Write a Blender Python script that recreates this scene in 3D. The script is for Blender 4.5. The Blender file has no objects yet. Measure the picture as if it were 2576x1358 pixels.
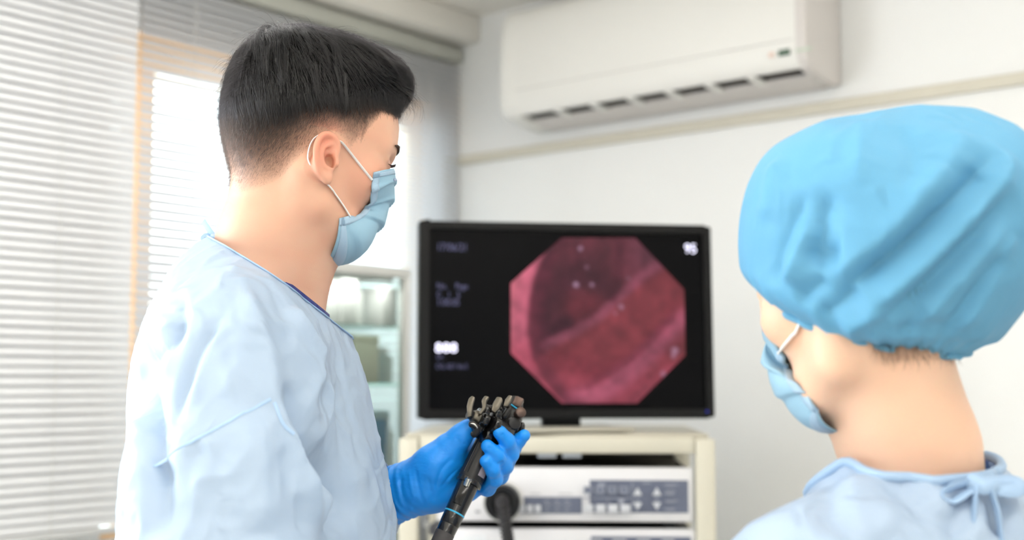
import bpy, bmesh, math, random
import numpy as np
from mathutils import Vector, Matrix, Quaternion
from mathutils.bvhtree import BVHTree
from math import radians as R, sin, cos, pi

S = bpy.context.scene
COL = S.collection
random.seed(7); np.random.seed(7)

# ------------------------------------------------------------------ camera
F_PX, IMG_W, IMG_H = 3195.0, 2576.0, 1358.0
CAM_H, PITCH = 1.40, R(5.025)
cam_d = bpy.data.cameras.new('camera')
cam_d.sensor_width = 36.0
cam_d.lens = 36.0 * F_PX / IMG_W
cam_d.clip_start = 0.05
cam_d.dof.use_dof = True
cam_d.dof.focus_distance = 1.30
cam_d.dof.aperture_fstop = 3.2
cam_d.dof.aperture_blades = 0
cam = bpy.data.objects.new('camera', cam_d)
COL.objects.link(cam)
cam.location = (0, 0, CAM_H)
cam.rotation_euler = (pi / 2 + PITCH, 0, 0)
S.camera = cam

# ------------------------------------------------------------------ world and lights
wd = bpy.data.worlds.new('daylight'); S.world = wd
wd.use_nodes = True
bg = wd.node_tree.nodes['Background']
bg.inputs[0].default_value = (0.86, 0.93, 1.0, 1)
bg.inputs[1].default_value = 6.0
S.view_settings.view_transform = 'Standard'
S.view_settings.look = 'None'
S.view_settings.gamma = 1.0
S.view_settings.use_curve_mapping = False
S.view_settings.exposure = 0.06
S.cycles.max_bounces = 6; S.cycles.diffuse_bounces = 4; S.cycles.glossy_bounces = 3; S.cycles.transmission_bounces = 4
S.cycles.adaptive_threshold = 0.08; S.cycles.transparent_max_bounces = 24; S.cycles.caustics_reflective = False; S.cycles.caustics_refractive = False

# room frame: x along the back wall from the corner, -y along the window wall towards the camera
A_ROOM = R(39.3)
CORNER = Vector((3.5 * sin(R(-3)), 3.5 * cos(R(-3)), 0))
ROOM = Matrix.Translation(CORNER) @ Matrix.Rotation(-A_ROOM, 4, 'Z')
ROOM_I = ROOM.inverted()
CEIL = 2.40

def area(name, loc, rot, sx, sy, power, color):
    l = bpy.data.lights.new(name, 'AREA'); l.shape = 'RECTANGLE'; l.size = sx; l.size_y = sy
    l.energy = power; l.color = color
    o = bpy.data.objects.new(name, l); COL.objects.link(o)
    o.matrix_world = ROOM @ Matrix.Translation(loc) @ rot
    return o
# added unseen fill: daylight at an invented second window, ceiling panels overhead
area('fill_window_2', (0.10, -2.85, 1.55), Matrix.Rotation(R(-100), 4, 'Y'), 1.30, 1.75, 38, (0.90, 0.95, 1.0))
FILL_PANELS = ((3.8, -1.5, 1.5), (3.3, -3.2, 7), (1.5, -4.0, 7), (2.6, -1.7, 2), (0.75, -1.30, 5.0))
for (x, y, p) in FILL_PANELS:
    area('ceiling_fill_light', (x, y, CEIL - 0.035), Matrix.Identity(4), 0.6, 1.2, p, (1.0, 0.985, 0.965))

# added unseen uplights on hanging trays, put in to brighten ceiling and walls
UPL = ((3.3, -3.2, 15), (1.5, -4.0, 18), (2.6, -1.7, 14))
for (x, y, p) in UPL:
    area('fill_uplight', (x, y, 1.985), Matrix.Rotation(pi, 4, 'X'), 0.35, 1.1, p, (1.0, 0.985, 0.965))

# ------------------------------------------------------------------ pixel helpers (2576 x 1358 frame)
CAMO = Vector((0, 0, CAM_H))
def ray(px, py):
    cx = (px - IMG_W / 2) / F_PX; cy = (IMG_H / 2 - py) / F_PX
    return Vector((cx, cos(PITCH) - sin(PITCH) * cy, sin(PITCH) + cos(PITCH) * cy))
def W(px, py, d):
    r = ray(px, py); return CAMO + r * (d / r.y)
def on_plane(px, py, M, axis=1, off=0.0):
    """local point of frame M where the sight line meets the plane axis = off"""
    Mi = M.inverted(); o = Mi @ CAMO; d = Mi.to_3x3() @ ray(px, py)
    return o + d * ((off - o[axis]) / d[axis])

# ------------------------------------------------------------------ material helpers
MATS = {}
def srgb(c):
    return tuple(((v / 255) / 12.92 if v / 255 <= 0.04045 else ((v / 255 + 0.055) / 1.055) ** 2.4) for v in c)
def mat(name, col, rough=0.5, metal=0.0, var=0.04, scale=12.0, bump=0.0, bscale=60.0, spec=0.5, trans=0.0,
        emit=None, estr=0.0, coat=0.0, sss=0.0, sss_r=(1, .3, .15), sheen=0.0, ior=1.45, alpha=None, transl=0.0):
    if name in MATS: return MATS[name]
    m = bpy.data.materials.new(name); m.use_nodes = True
    nt = m.node_tree; N = nt.nodes; L = nt.links
    b = N['Principled BSDF']
    c = srgb(col)
    tc = N.new('ShaderNodeTexCoord')
    nz = N.new('ShaderNodeTexNoise'); nz.inputs['Scale'].default_value = scale; nz.inputs['Detail'].default_value = 2
    L.new(tc.outputs['Object'], nz.inputs['Vector'])
    mx = N.new('ShaderNodeMix'); mx.data_type = 'RGBA'
    mx.inputs[6].default_value = tuple(max(0, v * (1 - var)) for v in c) + (1,)
    mx.inputs[7].default_value = tuple(min(1, v * (1 + var)) for v in c) + (1,)
    L.new(nz.outputs['Fac'], mx.inputs[0]); L.new(mx.outputs[2], b.inputs['Base Color'])
    b.inputs['Roughness'].default_value = rough; b.inputs['Metallic'].default_value = metal
    b.inputs['Specular IOR Level'].default_value = spec; b.inputs['IOR'].default_value = ior
    b.inputs['Transmission Weight'].default_value = trans
    b.inputs['Coat Weight'].default_value = coat
    b.inputs['Sheen Weight'].default_value = sheen
    if sss:
        b.inputs['Subsurface Weight'].default_value = sss
        b.inputs['Subsurface Radius'].default_value = sss_r; b.inputs['Subsurface Scale'].default_value = 0.008
    if emit is not None:
        b.inputs['Emission Color'].default_value = srgb(emit) + (1,); b.inputs['Emission Strength'].default_value = estr
    if bump:
        n2 = N.new('ShaderNodeTexNoise'); n2.inputs['Scale'].default_value = bscale; n2.inputs['Detail'].default_value = 5
        L.new(tc.outputs['Object'], n2.inputs['Vector'])
        bp = N.new('ShaderNodeBump'); bp.inputs['Strength'].default_value = bump; bp.inputs['Distance'].default_value = 0.002
        L.new(n2.outputs['Fac'], bp.inputs['Height']); L.new(bp.outputs['Normal'], b.inputs['Normal'])
    out = N['Material Output']
    if transl:
        t = N.new('ShaderNodeBsdfTranslucent'); L.new(mx.outputs[2], t.inputs['Color'])
        ms = N.new('ShaderNodeMixShader'); ms.inputs[0].default_value = transl
        L.new(b.outputs[0], ms.inputs[1]); L.new(t.outputs[0], ms.inputs[2]); L.new(ms.outputs[0], out.inputs[0])
    if alpha is not None:
        t = N.new('ShaderNodeBsdfTransparent')
        t.inputs[0].default_value = tuple(0.5 + 0.5 * v for v in c) + (1,)
        ms = N.new('ShaderNodeMixShader'); ms.inputs[0].default_value = alpha
        src = out.inputs[0].links[0].from_socket
        L.new(t.outputs[0], ms.inputs[1]); L.new(src, ms.inputs[2]); L.new(ms.outputs[0], out.inputs[0])
    MATS[name] = m
    return m

# ------------------------------------------------------------------ object helpers
def link(name, me, m=None, parent=None, M=None, smooth=None):
    o = bpy.data.objects.new(name, me); COL.objects.link(o)
    if m is not None and me.materials is not None and len(me.materials) == 0: me.materials.append(m)
    if parent is not None: o.parent = parent
    if M is not None:
        if parent is None: o.matrix_world = M
        else: o.matrix_local = M
    if smooth is not None and len(me.polygons):
        me.polygons.foreach_set('use_smooth', [True] * len(me.polygons))
        if smooth < 180:
            me.set_sharp_from_angle(angle=R(smooth))
    return o
def bm_obj(name, bm, m, parent=None, M=None, smooth=None):
    bmesh.ops.recalc_face_normals(bm, faces=bm.faces)
    me = bpy.data.meshes.new(name); bm.to_mesh(me); bm.free()
    return link(name, me, m, parent, M, smooth)
def pyd(name, v, f, m, parent=None, M=None, smooth=None):
    me = bpy.data.meshes.new(name); me.from_pydata([tuple(map(float, p)) for p in v], [], [tuple(map(int, q)) for q in f]); me.update()
    return link(name, me, m, parent, M, smooth)
def tag(o, label=None, cat=None, group=None, kind=None):
    if label: o['label'] = label
    if cat: o['category'] = cat
    if group: o['group'] = group
    if kind: o['kind'] = kind
    return o
def empty(name, M, label=None, cat=None, group=None, kind=None):
    o = bpy.data.objects.new(name, None); COL.objects.link(o); o.empty_display_size = 0.05
    o.matrix_world = M
    return tag(o, label, cat, group, kind)
def add_box(bm, lo, hi, bev=0.0, seg=2):
    lo = Vector(lo); hi = Vector(hi)
    r = bmesh.ops.create_cube(bm, size=1.0, matrix=Matrix.Translation((lo + hi) / 2) @ Matrix.Diagonal(((hi - lo).x, (hi - lo).y, (hi - lo).z, 1)))
    if bev:
        es = list({e for v in r['verts'] for e in v.link_edges})
        bmesh.ops.bevel(bm, geom=es, offset=bev, segments=seg, affect='EDGES', profile=0.5)
def box(name, lo, hi, m, parent=None, M=None, bev=0.0, seg=2):
    bm = bmesh.new(); add_box(bm, lo, hi, bev, seg)
    return bm_obj(name, bm, m, parent, M, 40 if bev else None)
def add_cyl(bm, a, b, ra, rb=None, n=24, cap=True):
    a = Vector(a); b = Vector(b); rb = ra if rb is None else rb
    q = (b - a).to_track_quat('Z', 'Y').to_matrix().to_4x4()
    bmesh.ops.create_cone(bm, cap_ends=cap, segments=n, radius1=ra, radius2=rb, depth=(b - a).length,
                          matrix=Matrix.Translation((a + b) / 2) @ q)
def cyl(name, a, b, ra, m, parent=None, rb=None, n=24, M=None, bev=0.0):
    bm = bmesh.new(); add_cyl(bm, a, b, ra, rb, n)
    if bev:
        es = [e for e in bm.edges if any(len(f.verts) > 4 for f in e.link_faces)]
        bmesh.ops.bevel(bm, geom=es, offset=bev, segments=2, affect='EDGES', profile=0.5)
    return bm_obj(name, bm, m, parent, M, 40)
def add_lathe(bm, prof, a, axis, n=32):
    """profile [(t, r)] along axis from a"""
    a = Vector(a); ax = Vector(axis).normalized(); q = ax.to_track_quat('Z', 'Y')
    rings = []
    for t, r in prof:
        rings.append([bm.verts.new(a + q @ Vector((r * cos(2 * pi * i / n), r * sin(2 * pi * i / n), t))) for i in range(n)])
    for k in range(len(rings) - 1):
        for i in range(n):
            bm.faces.new((rings[k][i], rings[k][(i + 1) % n], rings[k + 1][(i + 1) % n], rings[k + 1][i]))
    if prof[0][1] > 1e-5: bm.faces.new(list(reversed(rings[0])))
    if prof[-1][1] > 1e-5: bm.faces.new(rings[-1])
def lathe(name, prof, a, axis, m, parent=None, n=32, M=None, sm=40):
    bm = bmesh.new(); add_lathe(bm, prof, a, axis, n)
    return bm_obj(name, bm, m, parent, M, sm)
def smooth_path(pts, n=8):
    """Catmull-Rom through pts"""
    P = [Vector(p) for p in pts]; P = [2 * P[0] - P[1]] + P + [2 * P[-1] - P[-2]]
    out = []
    for i in range(1, len(P) - 2):
        p0, p1, p2, p3 = P[i - 1:i + 3]
        for k in range(n):
            t = k / n
            out.append(0.5 * ((2 * p1) + (p2 - p0) * t + (2 * p0 - 5 * p1 + 4 * p2 - p3) * t * t + (3 * p1 - p0 - 3 * p2 + p3) * t ** 3))
    out.append(P[-2]); return out
def add_tube(bm, pts, rad, n=10, flat=1.0, up=None):
    pts = [Vector(p) for p in pts]; rings = []
    if not hasattr(rad, '__len__'): rad = [rad] * len(pts)
    ref = Vector(up) if up is not None else None
    t0 = (pts[1] - pts[0]).normalized()
    nrm = (ref if ref is not None else t0.orthogonal()).normalized()
    for i, p in enumerate(pts):
        t = (pts[min(i + 1, len(pts) - 1)] - pts[max(i - 1, 0)]).normalized()
        nrm = ((ref if ref is not None else nrm) - t * (ref if ref is not None else nrm).dot(t)).normalized()
        bn = t.cross(nrm)
        rings.append([bm.verts.new(p + (nrm * cos(2 * pi * k / n) * flat + bn * sin(2 * pi * k / n)) * rad[i]) for k in range(n)])
    for a, b in zip(rings, rings[1:]):
        for k in range(n):
            bm.faces.new((a[k], a[(k + 1) % n], b[(k + 1) % n], b[k]))
    bm.faces.new(list(reversed(rings[0]))); bm.faces.new(rings[-1])
def tube(name, pts, rad, m, parent=None, n=10, flat=1.0, up=None, M=None):
    bm = bmesh.new(); add_tube(bm, pts, rad, n, flat, up)
    return bm_obj(name, bm, m, parent, M, 50)
def prism(name, poly, axis, lo, hi, m, parent=None, M=None, bev=0.0, smooth=40):
    """extrude a 2D polygon along axis (0,1,2)"""
    bm = bmesh.new()
    def p3(u, v, w):
        return {0: (w, u, v), 1: (u, w, v), 2: (u, v, w)}[axis]
    a = [bm.verts.new(p3(u, v, lo)) for u, v in poly]; b = [bm.verts.new(p3(u, v, hi)) for u, v in poly]
    bm.faces.new(a); bm.faces.new(list(reversed(b)))
    for i in range(len(poly)):
        j = (i + 1) % len(poly); bm.faces.new((a[i], a[j], b[j], b[i]))
    if bev:
        bmesh.ops.recalc_face_normals(bm, faces=bm.faces)
        bmesh.ops.bevel(bm, geom=[e for e in bm.edges if e.calc_face_angle(0) > 0.6], offset=bev, segments=2, affect='EDGES', profile=0.5)
    return bm_obj(name, bm, m, parent, M, smooth)
def text(name, body, size, M, m, parent=None, depth=0.0003, align='LEFT', sx=1.0):
    c = bpy.data.curves.new(name, 'FONT'); c.body = body; c.size = size; c.extrude = depth; c.align_x = align; c.resolution_u = 3
    t = bpy.data.objects.new(name, c); COL.objects.link(t)
    dg = bpy.context.evaluated_depsgraph_get()
    me = bpy.data.meshes.new_from_object(t.evaluated_get(dg)); me.name = name
    bpy.data.objects.remove(t); bpy.data.curves.remove(c)
    me.materials.clear()
    return link(name, me, m, parent, M @ Matrix.Diagonal((sx, 1, 1, 1)))

# ------------------------------------------------------------------ the room
m_wall = mat('wall_paint', (250, 250, 249), 0.7, var=0.01, scale=3)
m_wall_up = m_wall
m_ceil = mat('ceiling_paint', (250, 245, 236), 0.75, var=0.015, scale=3)
m_trim = mat('trim_paint', (222, 216, 200), 0.5, var=0.02)
m_floor = mat('floor_vinyl', (222, 218, 208), 0.4, var=0.05, scale=6)
RX, RY, TH = 4.6, -5.2, 0.12
def st(o, label): return tag(o, label, kind='structure')
st(box('floor', (-TH, RY - TH, -0.1), (RX + TH, TH, 0), m_floor, M=ROOM), 'pale vinyl floor of the treatment room')
st(box('ceiling', (-TH, RY - TH, CEIL), (RX + TH, TH, CEIL + 0.1), m_ceil, M=ROOM), 'cream painted ceiling above the window corner')
st(box('wall_back', (-TH, 0, 0), (RX + TH, TH, CEIL), m_wall, M=ROOM), 'off-white wall behind the monitor carrying the air conditioner')
st(box('wall_right', (RX, RY, 0), (RX + TH, 0, CEIL), m_wall, M=ROOM), 'off-white side wall out of the picture')
st(box('wall_front', (0, RY - TH, 0), (RX, RY, CEIL), m_wall, M=ROOM), 'off-white wall behind the camera')
# window wall with two openings
W1 = (-1.062, -0.06, 1.07, 2.17)      # y0, y1, z0, z1 of the window in view
W2 = (-3.75, -1.95, 0.85, 2.20)  # invented opening out of view, frames the added daylight
bm = bmesh.new()
for lo, hi in (((W1[1], 0), (0, CEIL)), ((W2[1], W1[0]), (0, CEIL)), ((RY, W2[0]), (0, CEIL)),
               ((W1[0], W1[1]), (0, W1[2])), ((W1[0], W1[1]), (W1[3], CEIL)),
               ((W2[0], W2[1]), (0, W2[2])), ((W2[0], W2[1]), (W2[3], CEIL))):
    add_box(bm, (-TH, lo[0], hi[0]), (0, lo[1], hi[1]))
st(bm_obj('wall_left', bm, m_wall, M=ROOM), 'white window wall behind the blinds')
m_frame = mat('window_frame_cream', (255, 226, 186), 0.4, var=0.03, transl=0.35)
def glass_mat(name, col, gloss):
    m = bpy.data.materials.new(name); m.use_nodes = True; nt = m.node_tree; N = nt.nodes; L = nt.links
    N.remove(N['Principled BSDF'])
    t = N.new('ShaderNodeBsdfTransparent'); t.inputs[0].default_value = srgb(col) + (1,)
    g = N.new('ShaderNodeBsdfGlossy'); g.inputs['Roughness'].default_value = 0.06
    fr = N.new('ShaderNodeFresnel'); fr.inputs[0].default_value = gloss
    ms = N.new('ShaderNodeMixShader'); L.new(fr.outputs[0], ms.inputs[0]); L.new(t.outputs[0], ms.inputs[1]); L.new(g.outputs[0], ms.inputs[2])
    L.new(ms.outputs[0], N['Material Output'].inputs[0]); return m
m_glass = glass_mat('glass', (250, 254, 252), 1.3)
def window(n, w, label, t=0.055, mull=()):
    e = empty('window_%d' % n, ROOM, label, kind='structure')
    y0, y1, z0, z1 = w
    box('window_jamb', (-0.09, y0, z0), (-0.03, y0 + t, z1), m_frame, e, bev=0.004)
    box('window_jamb', (-0.09, y1 - t, z0), (-0.03, y1, z1), m_frame, e, bev=0.004)
    box('window_header', (-0.09, y0 + t, z1 - 0.075), (-0.03, y1 - t, z1), m_frame, e, bev=0.004)
    box('window_sill', (-0.09, y0 + t, z0), (-0.03, y1 - t, z0 + t), m_frame, e, bev=0.004)
    last = y0 + t
    for ym, hw in mull:
        box('window_mullion', (-0.085, ym - hw, z0 + t), (-0.035, ym + hw, z1 - 0.075), m_frame, e, bev=0.003)
        box('pane', (-0.064, last, z0 + t), (-0.060, ym - hw, z1 - 0.075), m_glass, e); last = ym + hw
    box('pane', (-0.064, last, z0 + t), (-0.060, y1 - t, z1 - 0.075), m_glass, e)
    return e
window(1, W1, 'bright window with cream frame behind the blinds and the man', 0.018, ((-0.957, 0.028), (-0.52, 0.02)))
window(2, W2, 'added out-of-view window of the same wall, there for fill daylight', 0.055, ((-2.85, 0.02),))
# soffit beam over the blinds, wall rail and corner trim
st(prism('ceiling_beam', [(0.0, 2.325), (0.125, 2.325), (0.125, CEIL), (0.0, CEIL)], 1, RY, 0, m_ceil, M=ROOM, bev=0.006), 'cream soffit beam running along the window wall')
st(box('trim_1', (0, -0.012, 1.992), (RX, 0, 2.018), m_trim, M=ROOM, bev=0.003), 'thin beige rail across the back wall under the air conditioner')
st(box('trim_2', (0.0, -0.010, 0), (0.022, 0, 1.992), m_trim, M=ROOM, bev=0.003), 'narrow beige upright strip in the wall corner')
st(box('baseboard_back', (0.022, -0.012, 0), (RX, 0, 0.09), m_trim, M=ROOM, bev=0.003), 'beige baseboard along the back wall')
# added ceiling fittings, out of view, housing the fill panels and uplights
m_wmetal = mat('white_metal', (240, 240, 238), 0.4, var=0.01)
for (x, y, p), w_ in zip(FILL_PANELS, ('overhead at the right end of the back wall', 'overhead behind the camera at the right', 'overhead behind the camera near the window', 'overhead between the camera and the person in the cap', 'overhead by the blinds')):
    e = empty('added_ceiling_light', ROOM @ Matrix.Translation((x, y, CEIL)), 'added white fill light panel %s' % w_, 'ceiling light', 'added fill light panels')
    for (a, b, c, d) in ((-.34, -.64, -.31, .64), (.31, -.64, .34, .64), (-.31, -.64, .31, -.61), (-.31, .61, .31, .64)):
        box('frame', (a, b, -0.03), (c, d, 0), m_wmetal, e, bev=0.002)
    if (x, y) in [u[:2] for u in UPL]:  # added tray and hangers under a fill uplight
        box('added_uplight_tray', (-0.19, -0.57, -0.445), (0.19, 0.57, -0.425), m_wmetal, e, bev=0.004)
        for yy_ in (-0.5, 0.5):
            cyl('hanger', (0.16, yy_, -0.43), (0.16, yy_, 0), 0.003, m_wmetal, e, n=8)

# ------------------------------------------------------------------ venetian blinds
m_slat = mat('blind_slat', (236, 236, 238), 0.42, var=0.01, transl=0.45)
m_cord = mat('blind_cord', (225, 225, 222), 0.7)
def blind(y0, y1, ztop, zbot, tilt, label, x=0.055, pitch=0.0190, cords=(), mm=None):
    e = empty('venetian_blind', ROOM @ Matrix.Translation((x, 0, 0)), label, 'blind', 'venetian blinds on the window wall')
    box('headrail', (-0.022, y0, ztop - 0.038), (0.016, y1, ztop), mat('blind_headrail', (196, 196, 186), 0.45), e, bev=0.003)
    # one curved slat, shared by all
    w, n = 0.0125, 6
    vs, fs = [], []
    for s in (0, 1):
        for k in range(n + 1):
            a = -1 + 2 * k / n
            hz = 0.0026 * (1 - a * a) - 0.0006 * s
            px_, pz_ = a * w, hz
            xx = px_ * cos(tilt) - pz_ * sin(tilt); zz = px_ * sin(tilt) + pz_ * cos(tilt)
            vs += [(xx, y0 + 0.004, zz), (xx, y1 - 0.004, zz)]
    o_ = 2 * (n + 1)
    for k in range(n):
        fs.append((2 * k, 2 * k + 1, 2 * k + 3, 2 * k + 2)); fs.append((o_ + 2 * k, o_ + 2 * k + 2, o_ + 2 * k + 3, o_ + 2 * k + 1))
    me = bpy.data.meshes.new('slat'); me.from_pydata(vs, [], fs); me.materials.append(mm or m_slat)
    me.polygons.foreach_set('use_smooth', [True] * len(me.polygons))
    z = ztop - 0.055
    while z > zbot + 0.02:
        o = bpy.data.objects.new('slat', me); COL.objects.link(o); o.parent = e; o.location = (0, 0, z)
        o.rotation_euler = (random.uniform(-.0007, .0007), random.uniform(-.03, .03), 0)
        z -= pitch
    box('bottom_rail', (-0.012, y0 + 0.002, zbot), (0.012, y1 - 0.002, zbot + 0.014), mat('blind_rail', (228, 228, 228), 0.4), e, bev=0.003)
    for c in cords:
        for xx in (-0.0135, 0.0135):
            cyl('ladder_cord', (xx, c, zbot + 0.01), (xx, c, ztop - 0.03), 0.0009, m_cord, e, n=6)
    return e
m_slat2 = mat('blind_slat_shut', (242, 242, 244), 0.42, var=0.01)
blind(-2.0, -1.036, 2.315, 1.092, R(-62), 'white venetian blind with nearly closed slats at the left edge of the picture', cords=(-1.215, -1.80), mm=m_slat2)
blind(-1.035, -0.010, 2.315, 0.93, R(-47), 'backlit white venetian blind hanging behind the man and the glass cabinet', cords=(-0.90, -0.14, -0.52))
# ------------------------------------------------------------------ air conditioner
m_ac = mat('ac_plastic', (240, 238, 233), 0.38, var=0.008, scale=4)
m_ac_shaded = mat('ac_shaded_plastic', (222, 216, 212), 0.45, var=0.008)  # greyer copy of the AC plastic, the side's shade put into its colour
m_dark = mat('dark_slot', (52, 46, 42), 0.6)
AX0, AX1 = 0.335, 1.178
ac = empty('air_conditioner', ROOM @ Matrix.Translation((0, 0, 0)), 'white wall-mounted air conditioner with a dark louvre slot above the monitor', 'air conditioner')
front = [(0, 2.345), (-0.110, 2.345), (-0.135, 2.338), (-0.152, 2.322), (-0.162, 2.295), (-0.168, 2.25), (-0.171, 2.19), (-0.171, 2.13),
         (-0.169, 2.095), (-0.164, 2.075), (-0.157, 2.064), (-0.148, 2.0625), (-0.140, 2.085), (-0.085, 2.090), (-0.085, 2.055), (-0.06, 2.047), (0, 2.052)]
prism('body', front, 0, AX0 + 0.012, AX1 - 0.012, m_ac, ac, bev=0.0)
side = [(0, 2.347), (-0.108, 2.347), (-0.136, 2.340), (-0.154, 2.323), (-0.164, 2.295), (-0.170, 2.25), (-0.173, 2.19), (-0.173, 2.13),
        (-0.171, 2.095), (-0.165, 2.073), (-0.150, 2.058), (-0.10, 2.050), (-0.05, 2.044), (0, 2.047)]
prism('side_panel', side, 0, AX0, AX0 + 0.05, m_ac, ac, bev=0.008)
prism('side_panel', side, 0, AX1 - 0.03, AX1, m_ac_shaded, ac, bev=0.008)
tag(prism('louvre_recess', [(-0.139, 2.083), (-0.086, 2.088), (-0.086, 2.0650), (-0.146, 2.0660)], 0, AX0 + 0.055, AX1 - 0.035, m_dark, ac), 'dark air outlet')
prism('flap', [(-0.100, 2.062), (-0.100, 2.057), (-0.06, 2.046), (-0.01, 2.045), (-0.01, 2.052)], 0, AX0 + 0.052, AX1 - 0.032, m_ac_shaded, ac)
L0, L1 = AX0 + 0.06, AX1 - 0.04
for k in range(1, 7):
    xk = L0 + (L1 - L0) * (k / 7.0)
    prism('louvre_post', [(-0.148, 2.0635), (-0.148, 2.0590), (-0.088, 2.0540), (-0.088, 2.062)], 0, xk - 0.010, xk + 0.010, m_ac, ac)
ACM = ROOM
def acp(px, py): return on_plane(px, py, ROOM, 1, -0.1725)
p = acp(1972, 132)
box('display', (p.x - 0.013, -0.1745, p.z - 0.006), (p.x + 0.013, -0.1700, p.z + 0.006), mat('ac_display', (52, 78, 60), 0.3, emit=(60, 120, 80), estr=0.15), ac, bev=0.001)
p = acp(1940, 138)
box('indicator', (p.x - 0.006, -0.1742, p.z - 0.005), (p.x + 0.006, -0.170, p.z + 0.005), mat('ac_indicator', (246, 218, 204), 0.4), ac, bev=0.001)
p = acp(2022, 124)
box('badge', (p.x - 0.018, -0.1740, p.z - 0.003), (p.x + 0.018, -0.170, p.z + 0.003), mat('ac_badge', (206, 216, 200), 0.4), ac)
box('panel_seam', (AX0 + 0.052, -0.1722, 2.1225), (AX1 - 0.032, -0.1680, 2.1240), mat('seam_grey', (205, 202, 198), 0.5), ac)

# ------------------------------------------------------------------ glass cabinet by the window wall
m_cab = mat('cabinet_white', (236, 236, 232), 0.4, var=0.01)
m_shelfglass = glass_mat('shelf_glass', (222, 238, 232), 1.2)
CX0, CX1, CY0, CY1, CZ = 0.075, 0.36, -0.845, -0.512, 1.655
cab = empty('glass_cabinet', ROOM, 'tall white cabinet with glass doors and shelves behind the man', 'cabinet')
for lo, hi in (((CX0, CY0), (CX0 + 0.022, CY1)), ((CX1 - 0.022, CY0), (CX1, CY1)), ((CX0 + 0.022, CY0), (CX1 - 0.022, CY0 + 0.022)), ((CX0 + 0.022, CY1 - 0.022), (CX1 - 0.022, CY1))):
    box('top_rail', lo + (CZ - 0.022,), hi + (CZ,), m_cab, cab, bev=0.003)
box('top_pane', (CX0 + 0.020, CY0 + 0.020, CZ - 0.014), (CX1 - 0.020, CY1 - 0.020, CZ - 0.009), m_glass, cab)
box('base', (CX0, CY0, 0), (CX1, CY1, 0.75), m_cab, cab, bev=0.003)
for (x, y) in ((CX0, CY0), (CX1 - 0.02, CY0), (CX0, CY1 - 0.02), (CX1 - 0.02, CY1 - 0.02)):
    box('post', (x, y, 0.75), (x + 0.02, y + 0.02, CZ - 0.022), m_cab, cab, bev=0.002)
box('back_pane', (CX0, CY0 + 0.02, 0.75), (CX0 + 0.004, CY1 - 0.02, CZ - 0.022), m_glass, cab)
for z in (1.524, 1.396, 1.20, 0.98):
    box('glass_shelf', (CX0 + 0.006, CY0 + 0.006, z - 0.006), (CX1 - 0.022, CY1 - 0.006, z), m_shelfglass, cab)
dr = box('door', (CX1 - 0.006, CY0 + 0.022, 0.78), (CX1 - 0.002, CY1 - 0.022, CZ - 0.024), m_glass, cab)
box('door_handle', (CX1 - 0.002, CY0 + 0.03, 1.15), (CX1 + 0.012, CY0 + 0.04, 1.25), mat('chrome', (200, 200, 202), 0.2, metal=1.0), dr, bev=0.002)
box('side_pane', (CX0 + 0.022, CY1 - 0.008, 0.76), (CX1 - 0.022, CY1 - 0.004, CZ - 0.024), m_glass, cab)
box('side_pane', (CX0 + 0.022, CY0 + 0.004, 0.76), (CX1 - 0.022, CY0 + 0.008, CZ - 0.024), m_glass, cab)
box('cabinet_fill_strip', (CX1 - 0.040, CY0 + 0.03, CZ - 0.030), (CX1 - 0.024, CY1 - 0.03, CZ - 0.0225), m_wmetal, cab, bev=0.002)  # housing of a strip lamp added to brighten the shelf items
area('cabinet_fill_light', (CX1 - 0.034, (CY0 + CY1) / 2, CZ - 0.032), Matrix.Rotation(R(28), 4, 'Y'), 0.012, 0.26, 0.32, (1.0, 0.98, 0.95))
m_white = mat('white_plastic', (248, 248, 246), 0.45, var=0.01, transl=0.35)
m_cream = mat('cream_card', (244, 240, 222), 0.6, var=0.02, transl=0.3)
m_blue = mat('blue_plastic', (60, 160, 214), 0.4, var=0.03)
def cup(px0, px1, z, h, d, kind, name, label, cat, mm, grp=None):
    """a small item on a cabinet shelf: d = distance of its axis from the window wall"""
    a = on_plane(px0, 900, ROOM, 0, d).y; b = on_plane(px1, 900, ROOM, 0, d).y
    c = (a + b) / 2; r = abs(b - a) / 2
    M = ROOM @ Matrix.Translation((d, c, z))
    if kind == 'box':
        e = empty(name, M, label, cat, grp)
        box('carton', (-0.035, -r, 0), (0.035, r, h - 0.012), mm, e, bev=0.002)
        box('lid', (-0.036, -r - 0.001, h - 0.014), (0.036, r + 0.001, h), mm, e, bev=0.002)
    else:
        e = empty(name, M, label, cat, grp)
        lathe('bottle_body', [(0, r * .92), (0.004, r), (h * .72, r), (h * .80, r * .6), (h * .82, r * .5)], (0, 0, 0), (0, 0, 1), mm, e, 20)
        lathe('cap', [(h * .82, r * .55), (h * .98, r * .55), (h, r * .45)], (0, 0, 0), (0, 0, 1), m_white, e, 20)
    return e
cup(793, 822, 1.524, 0.098, 0.26, 'box', 'storage_box', 'white box on the top cabinet shelf, nearest the man', 'box', m_white)
cup(833, 868, 1.524, 0.104, 0.27, 'box', 'storage_box', 'white box on the top cabinet shelf, second from the man', 'box', m_white)
cup(876, 906, 1.524, 0.108, 0.25, 'bottle', 'white_bottle', 'white bottle with cap on the top cabinet shelf', 'bottle', m_white)
cup(936, 972, 1.524, 0.090, 0.28, 'box', 'storage_box', 'low white box at the monitor end of the top cabinet shelf', 'box', m_white)
cup(806, 850, 1.396, 0.105, 0.26, 'box', 'storage_box', 'white carton on the middle cabinet shelf beside the gown', 'box', m_white)
cup(868, 926, 1.396, 0.108, 0.27, 'box', 'storage_box', 'cream carton in the middle of the middle cabinet shelf', 'box', m_cream)
cup(938, 980, 1.396, 0.085, 0.24, 'bottle', 'clear_bottle', 'pale bottle at the right end of the middle cabinet shelf', 'bottle', mat('pale_bottle', (222, 232, 230), 0.3, transl=0.3))
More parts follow.
